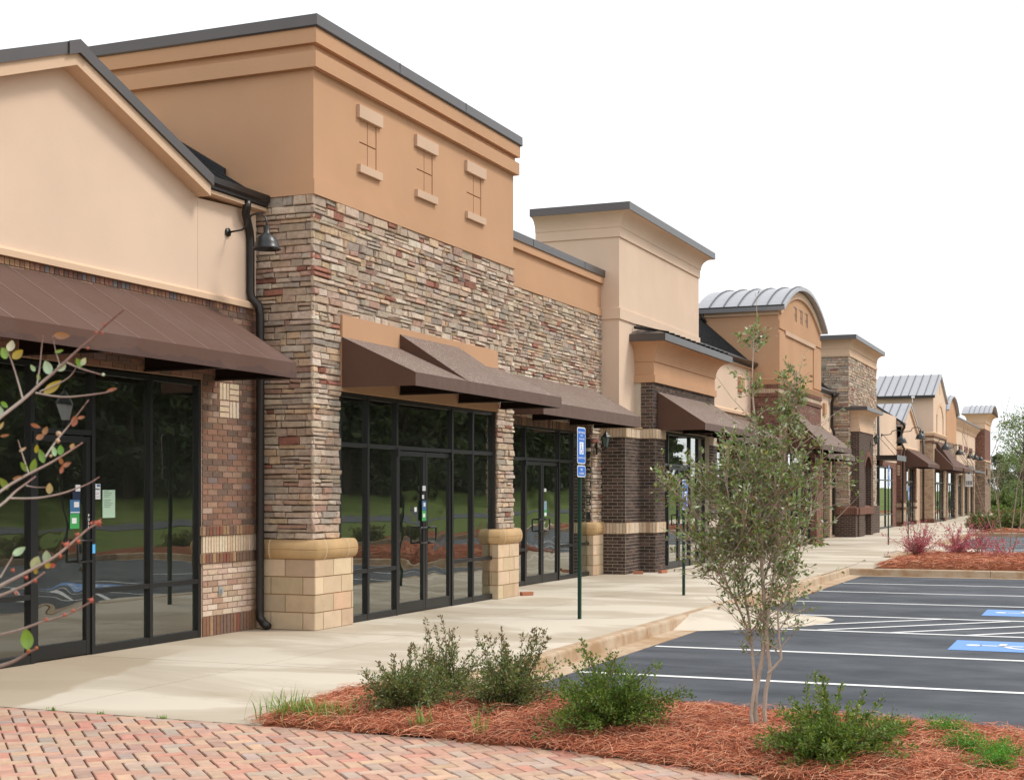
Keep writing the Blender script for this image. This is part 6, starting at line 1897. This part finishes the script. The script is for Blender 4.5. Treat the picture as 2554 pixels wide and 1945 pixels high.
def near_branch():
    t = thing('budding_branches', 'grey twigs with rusty buds and few oval leaves reaching in at the left edge', 'young tree', (-1.95, 1.62, 0))
    camp = np.array([0, 0, 1.62])
    def W3(p):
        p = np.array(p, float); f = 1 + .06 * math.sin(7.0 * (p[2] - 1.62) + 3 * (p[0] + 1.6))
        return camp + (p - camp) * f
    b = MB()
    for rad, pts in [(q * .62, w_) for q, w_ in BR]:
        pts = [W3(p) for p in pts]; n = len(pts)
        fine = []
        for i in range(n - 1):
            p0, p1, p2, p3 = pts[max(0, i - 1)], pts[i], pts[i + 1], pts[min(n - 1, i + 2)]
            for s_ in (0, .33, .66):
                fine.append(.5 * ((2 * p1) + (-p0 + p2) * s_ + (2 * p0 - 5 * p1 + 4 * p2 - p3) * s_ ** 2 + (-p0 + 3 * p1 - 3 * p2 + p3) * s_ ** 3))
        fine.append(pts[-1])
        m_ = len(fine)
        for i in range(m_ - 1):
            k = i / m_; c_ = (.36 * (1 - k) + .22 * k, .31 * (1 - k) + .11 * k, .265 * (1 - k) + .09 * k)
            b.tube(fine[i:i + 2], [rad * (1 - .55 * k), rad * (1 - .55 * (i + 1) / m_)], 8, 0, c_, cap=(i == m_ - 2))
    # stems joining the branches to a trunk outside the frame
    root = np.array([-1.95, 1.62, 0.0])
    tr_ = [root, root + [.0, .02, .7], root + [.03, .05, 1.3], root + [.05, .1, 1.9]]
    b.tube(tr_, [.022, .018, .014, .008], 10, 0, (.38, .32, .27))
    for (q, s_) in ((BR[0][1][0], 2), (BR[7][1][0], 2), (BR[10][1][0], 2), (BR[13][1][0], 2), (BR[14][1][0], 1), (BR[16][1][0], 1), (BR[17][1][0], 1)):
        q = W3(q); a = tr_[s_]
        b.tube([a, (a + q) / 2 + np.array([0, 0, -.02]), q], [.009, .007, .005], 8, 0, (.40, .34, .29))
    b.build('twigs', 'bark', t, True)
    COL = [(.42, .52, .36), (.18, .32, .04), (.36, .27, .03), (.34, .13, .055), (.50, .34, .22), (.42, .10, .07)]
    lf = MB(); r = random.Random(2)
    rv = np.array([.9239, .3827, 0]); uz = np.array([0, 0, 1.0]); fv = np.array([-.3827, .9239, 0])
    for (x, y, z, L, Wd, an, ci) in LV:
        c0 = W3((x, y, z)); a = math.radians(an)
        d_ = unit(rv * math.cos(a) + uz * math.sin(a) + fv * r.uniform(-.35, .35)); s_ = unit(np.cross(d_, fv)); nn = np.cross(s_, d_)
        n = 10; up_, dn, mid = [], [], []
        for k in range(n + 1):
            tt = k / n; ww = Wd / 2 * math.sin(math.pi * tt ** .85) ** .8 if 0 < tt < 1 else 0
            p = c0 + d_ * L * (tt - .5) + nn * (.10 * L * math.sin(math.pi * tt))
            mid.append(lf.vert(p)); up_.append(lf.vert(p + s_ * ww - nn * ww * .25)); dn.append(lf.vert(p - s_ * ww - nn * ww * .25))
        cc = tuple(min(1, v * r.uniform(.85, 1.15)) for v in COL[ci])
        for k in range(n):
            lf.face((mid[k], mid[k + 1], up_[k + 1], up_[k]), 0, cc); lf.face((mid[k], dn[k], dn[k + 1], mid[k + 1]), 0, tuple(v * .85 for v in cc))
    lf.build('leaves', 'leafgloss', t, True)
    for (x, y, z, rr, ci) in BD:
        bd = MB()
        p = W3((x, y, z)); cc = COL[ci] if ci < 5 else (.40, .12, .08)
        k = rr if ci == 4 else rr * 1.0
        bd.lathe(p[0], p[1], [(0, p[2] - k), (k * .6, p[2] - k * .8), (k, p[2]), (k * .7, p[2] + k * .7), (0, p[2] + k)], 8, 0, cc)
        if ci == 5:
            for q in range(5):
                a = q * 1.3; e = np.array([math.cos(a), math.sin(a * 1.7) * .5, math.sin(a)]) * k * 1.6
                bd.tube([p, p + e], [k * .5, k * .12], 5, 0, (.36, .11, .07))
        bd.build('bud', 'bark', t, True)
near_branch()

# ------------------------------------------------------------------ shrubs and bare tree in the second island
PINK = np.array([[.56, .13, .22], [.46, .10, .18], [.64, .22, .32], [.34, .11, .14], [.36, .25, .17]])
for k, (x, y, h, w_, s, lb) in enumerate(((-4.20, 35.2, .98, .85, 50, 'pink-leaved shrub at the left end of the second bed, largest of the pink ones'), (-3.40, 36.3, .88, .8, 42, 'pink-leaved shrub second from the left in the second bed'), (-3.0, 37.4, .98, .6, 24, 'tall open pink shrub behind the second one, before the lot'), (-2.35, 35.2, .62, .7, 20, 'sparse low pink shrub in the middle of the second bed'), (-1.72, 36.6, .8, .5, 16, 'pink shrub cut by the right edge of the photo'))):
    shrub('pink_shrub', lb, (x, y, H2(x, y) - .02), h * .9, w_ * .9, 60 + k, s, pal=PINK, wts=(4, 3, 3, 1, 1), leaf=.042, group='pink shrubs in the second straw bed', tall=14, den=(.36, .36, .26, .20, .22)[k], bark=(.30, .20, .15), red_tips=False)
for k, (x, y, h, lb) in enumerate(((-4.95, 64.2, 1.0, 'round dark clipped shrub, leftmost in the distant bed'), (-4.3, 66.2, 1.2, 'round dark clipped shrub behind the bare tree stems'), (-3.55, 66.6, 1.1, 'round dark clipped shrub at the right edge of the photo'), (-3.9, 64.8, .9, 'small round clipped shrub in front of the others in the distant bed'))):
    shrub('round_shrub', lb, (x, y, .1), h, 1.0, 80 + k, 90, leaf=.07, group='round shrubs in the distant bed', tall=0, red_tips=False, den=.8)
def myrtle():
    r = np.random.default_rng(9)
    loc = (-2.28, 36.9, H2(-2.28, 36.9) - .03)
    t = thing('bare_tree', 'leafless multi-stemmed tree with thin fanning branches in the second straw bed', 'tree', loc)
    b = MB(); BK = (.34, .25, .19)
    def grow(p, d_, L, rad, lv):
        n = 6; pts = [p]; hd = unit(d_)
        for k in range(n):
            hd = unit(hd + r.normal(0, .06, 3) + np.array([0, 0, .04])); pts.append(pts[-1] + hd * L / n)
        b.tube(pts, list(np.linspace(rad, rad * .5, n + 1)), 6 if lv == 0 else 4, 0, BK, cap=False)
        if lv < 3:
            for _ in range((3, 2, 1)[lv]):
                k = r.integers(2, 7); d2 = unit(hd + unit(r.normal(0, 1, 3)) * (.45 if lv == 0 else .6) + np.array([0, 0, .25]))
                grow(pts[k], d2, L * r.uniform(.4, .62), rad * .45, lv + 1)
    o = np.array(loc)
    for (dx, dy, L) in ((-.14, .05, 2.6), (-.34, -.1, 2.3), (.06, .1, 2.7), (.26, -.05, 2.4)):
        grow(o + [dx * .3, dy * .3, 0], np.array([dx, dy, 1.0]), L * .95, .019, 0)
    b.build('trunk', 'bark', t)
myrtle()

# ================================================================== BACKGROUND TREES
def make_tree(name, seed, h, w_, pal, wts, leaf, n, low=.15, conifer=False, trans='leaf', twiggy=0):
    r = np.random.default_rng(seed)
    t = thing(name, 'tree', 'tree', (0, 0, 0))
    tr = MB(); tr.tube([(0, 0, -.2), (.05, .03, h * .3), (.0, .08, h * .6), (0, 0, h * .93)], [h * .022, h * .017, h * .011, .01], 7, 0, (.12, .09, .07))
    P = []; D = []
    nc = 46
    for k in range(nc):
        f = r.uniform(0, 1)
        z = h * (low + (1 - low) * f)
        env = (1 - f) ** .8 if conifer else math.sin(math.pi * (.12 + .80 * f)) ** .7
        a = r.uniform(0, math.tau); rr = w_ / 2 * env * r.uniform(.35, 1.0)
        c_ = np.array([rr * math.cos(a), rr * math.sin(a), z])
        base = np.array([0, 0, max(h * .08, z - h * (.04 if conifer else .22))])
        tr.tube([base, (base + c_) / 2 + np.array([0, 0, -.02 * h]), c_], [h * .006, h * .004, h * .0015], 4, 0, (.14, .10, .08), cap=False)
        for q in range(twiggy):
            tr.tube([c_, c_ + unit(r.normal(0, 1, 3) + [0, 0, .6]) * h * .10], [h * .0015, .004], 3, 0, (.25, .19, .15), cap=False)
        m_ = n // nc; sz = np.array([.15, .15, .075 if conifer else .11]) * w_ * r.uniform(.6, 1.15)
        q = unit(r.normal(0, 1, (m_, 3))) * r.uniform(.3, 1, (m_, 1)) ** .6 * sz
        P.append(c_ + q); D.append(unit(r.normal(0, 1, (m_, 3))))
    tr.build('trunk', 'bark', t)
    P = np.concatenate(P); D = np.concatenate(D); m_ = len(P)
    leafmesh('crown', P, D, r.normal(0, 1, (m_, 3)) + [0, 0, .6], r.uniform(.6, 1.2, m_) * leaf, r.uniform(.35, .6, m_) * leaf, colours(m_, pal, wts, .25), trans, t)
    return t
DARK = np.array([[.07, .095, .045], [.095, .125, .055], [.12, .15, .065], [.055, .07, .04]])
SPR_HAZE = np.array([[.20, .27, .10], [.25, .32, .13], [.16, .21, .08], [.28, .33, .16]])  # spring greens, brightened in colour to stand for distance haze
OLV = np.array([[.17, .19, .11], [.21, .21, .13], [.14, .16, .09], [.24, .20, .15]])  # grey-greens of the far trees, distance haze put into the colour too
protos = [make_tree('pine_tree', 101, 12, 6.5, DARK, (4, 3, 1, 3), .62, 7500, .02, True),
          make_tree('dark_oak_tree', 102, 10.5, 8.5, DARK, (3, 4, 2, 2), .62, 7500, .02),
          make_tree('spring_tree', 103, 9.5, 6.5, SPR_HAZE, (4, 3, 3, 2), .26, 4200, .12, twiggy=3),
          make_tree('grey_green_tree', 104, 8.0, 6.0, OLV, (3, 3, 3, 2), .28, 3600, .10, twiggy=4)]
used = [False] * 4
def put_tree(k, x, y, z, s, rot, label, group):
    t = protos[k]
    if used[k]: t = copy_tree(t)
    used[k] = True
    t.location = (x, y, z); t.scale = (s, s, s * (1 + .1 * math.sin(x * 3 + y))); t.rotation_euler[2] = rot
    t['label'] = label; t['group'] = group; t['category'] = 'tree'
r = random.Random(12)
far = [(2, -7.4, 143, .85, 'tall pale spring-green tree at the right edge beyond the end tower'), (2, -6.0, 150, 1.05, 'pale green tree cut by the right edge of the photo'), (3, -11.6, 148, .50, 'low grey-green tree right beside the end tower'),
       (3, -10.2, 154, .55, 'grey-green tree in the gap of the far tree line'), (3, -13.5, 157, .6, 'grey-green tree mostly hidden by the end tower'), (1, -10.8, 166, .45, 'dark tree showing low between the far pale trees'), (1, -8.0, 168, .5, 'dark tree low behind the tall spring-green tree'),
       (2, -12.6, 162, .5, 'small spring-green tree behind the grey-green ones'), (3, -7.6, 158, .65, 'dull green tree behind the spring-green ones at the right edge')]
for k, x, y, s, lb in far: put_tree(k, x, y, .5, s, r.uniform(0, 6), lb, None)
for i in range(26):
    y = 46 + 6.5 * i + r.uniform(-1.5, 1.5)
    x = 45 + r.uniform(-4, 5)
    k = (0, 1, 1, 0, 1)[i % 5]
    put_tree(k, x, y, 1.6, r.uniform(1.3, 1.6) * (1.0 if y < 172 else .6), r.uniform(0, 6), 'dark tree on the bank across the road, seen only mirrored in the shop windows', 'dark trees across the road')
for i in range(16):
    y = 44 + 9.5 * i
    put_tree(1, 54 + r.uniform(-2, 3), y, 2.2, r.uniform(1.5, 1.8) * (1.0 if y < 165 else .5), r.uniform(0, 6), 'dark tree on the bank across the road, seen only mirrored in the shop windows', 'dark trees across the road')
hp = shrub('bank_shrub', 'rounded shrub in the mulch strip across the lot, mirrored in the shop windows', (7.2, 22, -.12), .9, 1.1, 200, 70, leaf=.075, tall=4, group='shrubs across the lot', den=.7)
for i in range(9):
    c_ = copy_tree(hp); c_.location = (6.8 + r.uniform(-.3, 1.6), 10 + 5.2 * i + r.uniform(-1, 1), -.12); c_.rotation_euler[2] = r.uniform(0, 6)
    s = r.uniform(.8, 1.3); c_.scale = (s, s, s)
hp2 = shrub('far_shrub', 'low green shrub in the far bed beyond the drive', (-8.6, 127.5, .0), 1.1, 1.4, 201, 50, pal=BR2, wts=(4, 4, 3, 2, 1), leaf=.14, tall=0, group='low shrubs in the far bed', den=.6, red_tips=False)
for i in range(9):
    c_ = copy_tree(hp2); c_.location = (-10.4 + .9 * i + r.uniform(-.3, .3), 128 + r.uniform(-1, 8), .03); c_.rotation_euler[2] = r.uniform(0, 6); s = r.uniform(.45, .75); c_.scale = (s, s, s)
hp3 = shrub('understory_shrub', 'light green understorey shrub at the foot of the far trees', (-9.0, 138, .3), 2.0, 2.4, 202, 60, pal=SPR_HAZE * .8, wts=(4, 3, 3, 2), leaf=.2, tall=6, group='understorey at the foot of the far trees', den=.7, red_tips=False)
for i in range(11):
    c_ = copy_tree(hp3); c_.location = (-14 + .95 * i, 140 + r.uniform(0, 12), .3); c_.rotation_euler[2] = r.uniform(0, 6); s = r.uniform(.6, 1.1); c_.scale = (s, s, s)

# ------------------------------------------------------------------ lamp across the lot (mirrored in the glass)
lp = thing('lamp_post', 'black lamp post with a lantern across the lot, mirrored in the left shop window', 'street lamp', (6.4, 30.6, -.15))
b = MB(); b.lathe(6.4, 30.6, [(.16, -.15), (.16, .1), (.09, .25), (.06, .6), (.05, 3.4), (.08, 3.5), (.05, 3.55)], 12); b.build('pole', 'black', lp, True)
b = MB(); b.lathe(6.4, 30.6, [(.10, 3.56), (.19, 3.98)], 8); b.build('lantern_glass', 'white', lp)
b = MB(); b.lathe(6.4, 30.6, [(.22, 3.98), (.20, 4.05), (.08, 4.22), (.02, 4.3), (0, 4.38)], 8); b.build('lantern_cap', 'black', lp)

# ================================================================== SIGNS
def sign(x, y, zt, zb, label, van=None, lean=0.0):
    t = thing('parking_sign', label, 'sign', (x, y, 0))
    b = MB()
    top = zt + .01
    for (a0, a1, c0, c1) in ((-.042, -.016, -.005, .003), (.016, .042, -.005, .003), (-.019, -.014, -.004, .028), (.014, .019, -.004, .028), (-.016, .016, .023, .0295)):
        b.box(x + c0 - .03, x + c1 - .03, y + a0, y + a1, 0, top)
    b.build('post', 'post_green', t)
    def plate(z0, z1, wd=.305):
        def rr(h, mg):
            R_ = .035 - mg * .5; w_ = wd / 2 - mg; pts = []
            for (cx, cz, a0) in ((w_ - R_, z1 - mg - R_, 0), (-w_ + R_, z1 - mg - R_, 90), (-w_ + R_, z0 + mg + R_, 180), (w_ - R_, z0 + mg + R_, 270)):
                for k in range(5):
                    a = math.radians(a0 + 22.5 * k); pts.append((x + h, y + cx + R_ * math.cos(a), cz + R_ * math.sin(a)))
            return pts
        p = MB(); p.prism(rr(0, 0), (.003, 0, 0)); pl = p.build('sign_plate', 'sign_white', t)
        p = MB(); p.prism(rr(.003, .012), (.0008, 0, 0)); p.build('sign_face', 'sign_blue', pl)
        p = MB(); p.prism(rr(-.0012, .001), (.001, 0, 0)); p.build('sign_back', 'sign_back', pl)
        p = MB()
        for zz in (z0 + .028, z1 - .028): p.tube([(x + .003, y, zz), (x + .008, y, zz)], .006, 8)
        p.build('bolt', 'steel', pl)
        return pl
    pl = plate(zb, zt)
    H = zt - zb; u = (0, 1, 0)
    text_mesh('PERMIT PARKING', .035, 'sign_text', 'sign_white', pl, (x + .0042, y, zt - H * .17), u, width=.235, bold=.02)
    text_mesh('ONLY', .032, 'sign_text', 'sign_white', pl, (x + .0042, y, zt - H * .245), u, bold=.02)
    text_mesh('TOW-AWAY ZONE', .032, 'sign_text', 'sign_white', pl, (x + .0042, y, zt - H * .345), u, width=.20, bold=.02)
    p = MB(); p.box(x + .0038, x + .0046, y - .075, y + .075, zt - H * .74, zt - H * .40); p.build('symbol_panel', 'sign_white', pl)
    s = MB(); zc = zt - H * .60; X = x + .0052
    def seg(a, b_, w_=.011):
        a = np.array(a); b_ = np.array(b_); d_ = (b_ - a) / np.linalg.norm(b_ - a); n = np.array([-d_[1], d_[0]]) * w_ / 2
        s.poly([(X, y + q[0], zc + q[1]) for q in (a - n, b_ - n, b_ + n, a + n)])
    s.poly([(X, y - .012 + .013 * math.cos(k * .6), zc + .066 + .013 * math.sin(k * .6)) for k in range(10)])
    seg((-.010, .05), (-.004, -.002)); seg((-.006, .025), (.022, .025)); seg((-.004, .0), (.026, .0)); seg((.026, .0), (.040, -.038)); seg((.040, -.038), (.054, -.032))
    for k in range(12):
        a0 = 1.9 + 4.1 * k / 12; a1 = 1.9 + 4.1 * (k + 1) / 12
        seg((-.004 + .034 * math.cos(a0), -.024 + .034 * math.sin(a0)), (-.004 + .034 * math.cos(a1), -.024 + .034 * math.sin(a1)), .009)
    s.build('access_symbol', 'sign_blue', pl)
    text_mesh('MAXIMUM FINE $500', .030, 'sign_text', 'sign_white', pl, (x + .0042, y, zt - H * .86), u, width=.25, bold=.02)
    if van:
        pl = plate(van[0], van[1])
        H = van[1] - van[0]
        text_mesh('VAN', .045, 'sign_text', 'sign_white', pl, (x + .0042, y, van[1] - H * .46), u, bold=.02)
        text_mesh('ACCESSIBLE', .034, 'sign_text', 'sign_white', pl, (x + .0042, y, van[0] + H * .24), u, width=.19, bold=.02)
    return t
sign(-6.30, 17.545, 2.47, 2.00, 'blue accessible parking sign with a van plate, tall and nearest the camera', (1.83, 1.98))
sign(-6.24, 22.255, 1.84, 1.36, 'lower blue accessible parking sign beside the crown of the young holly')
sign(-6.43, 46.57, 2.49, 2.02, 'distant blue parking sign with a van plate before the far porch', (1.84, 1.99))
sign(-6.65, 53.17, 1.88, 1.38, 'most distant blue parking sign, behind the pink shrub')
sign(-4.55, 80.5, 1.9, 1.4, 'thin far signpost seen behind the bare tree stems, left one')
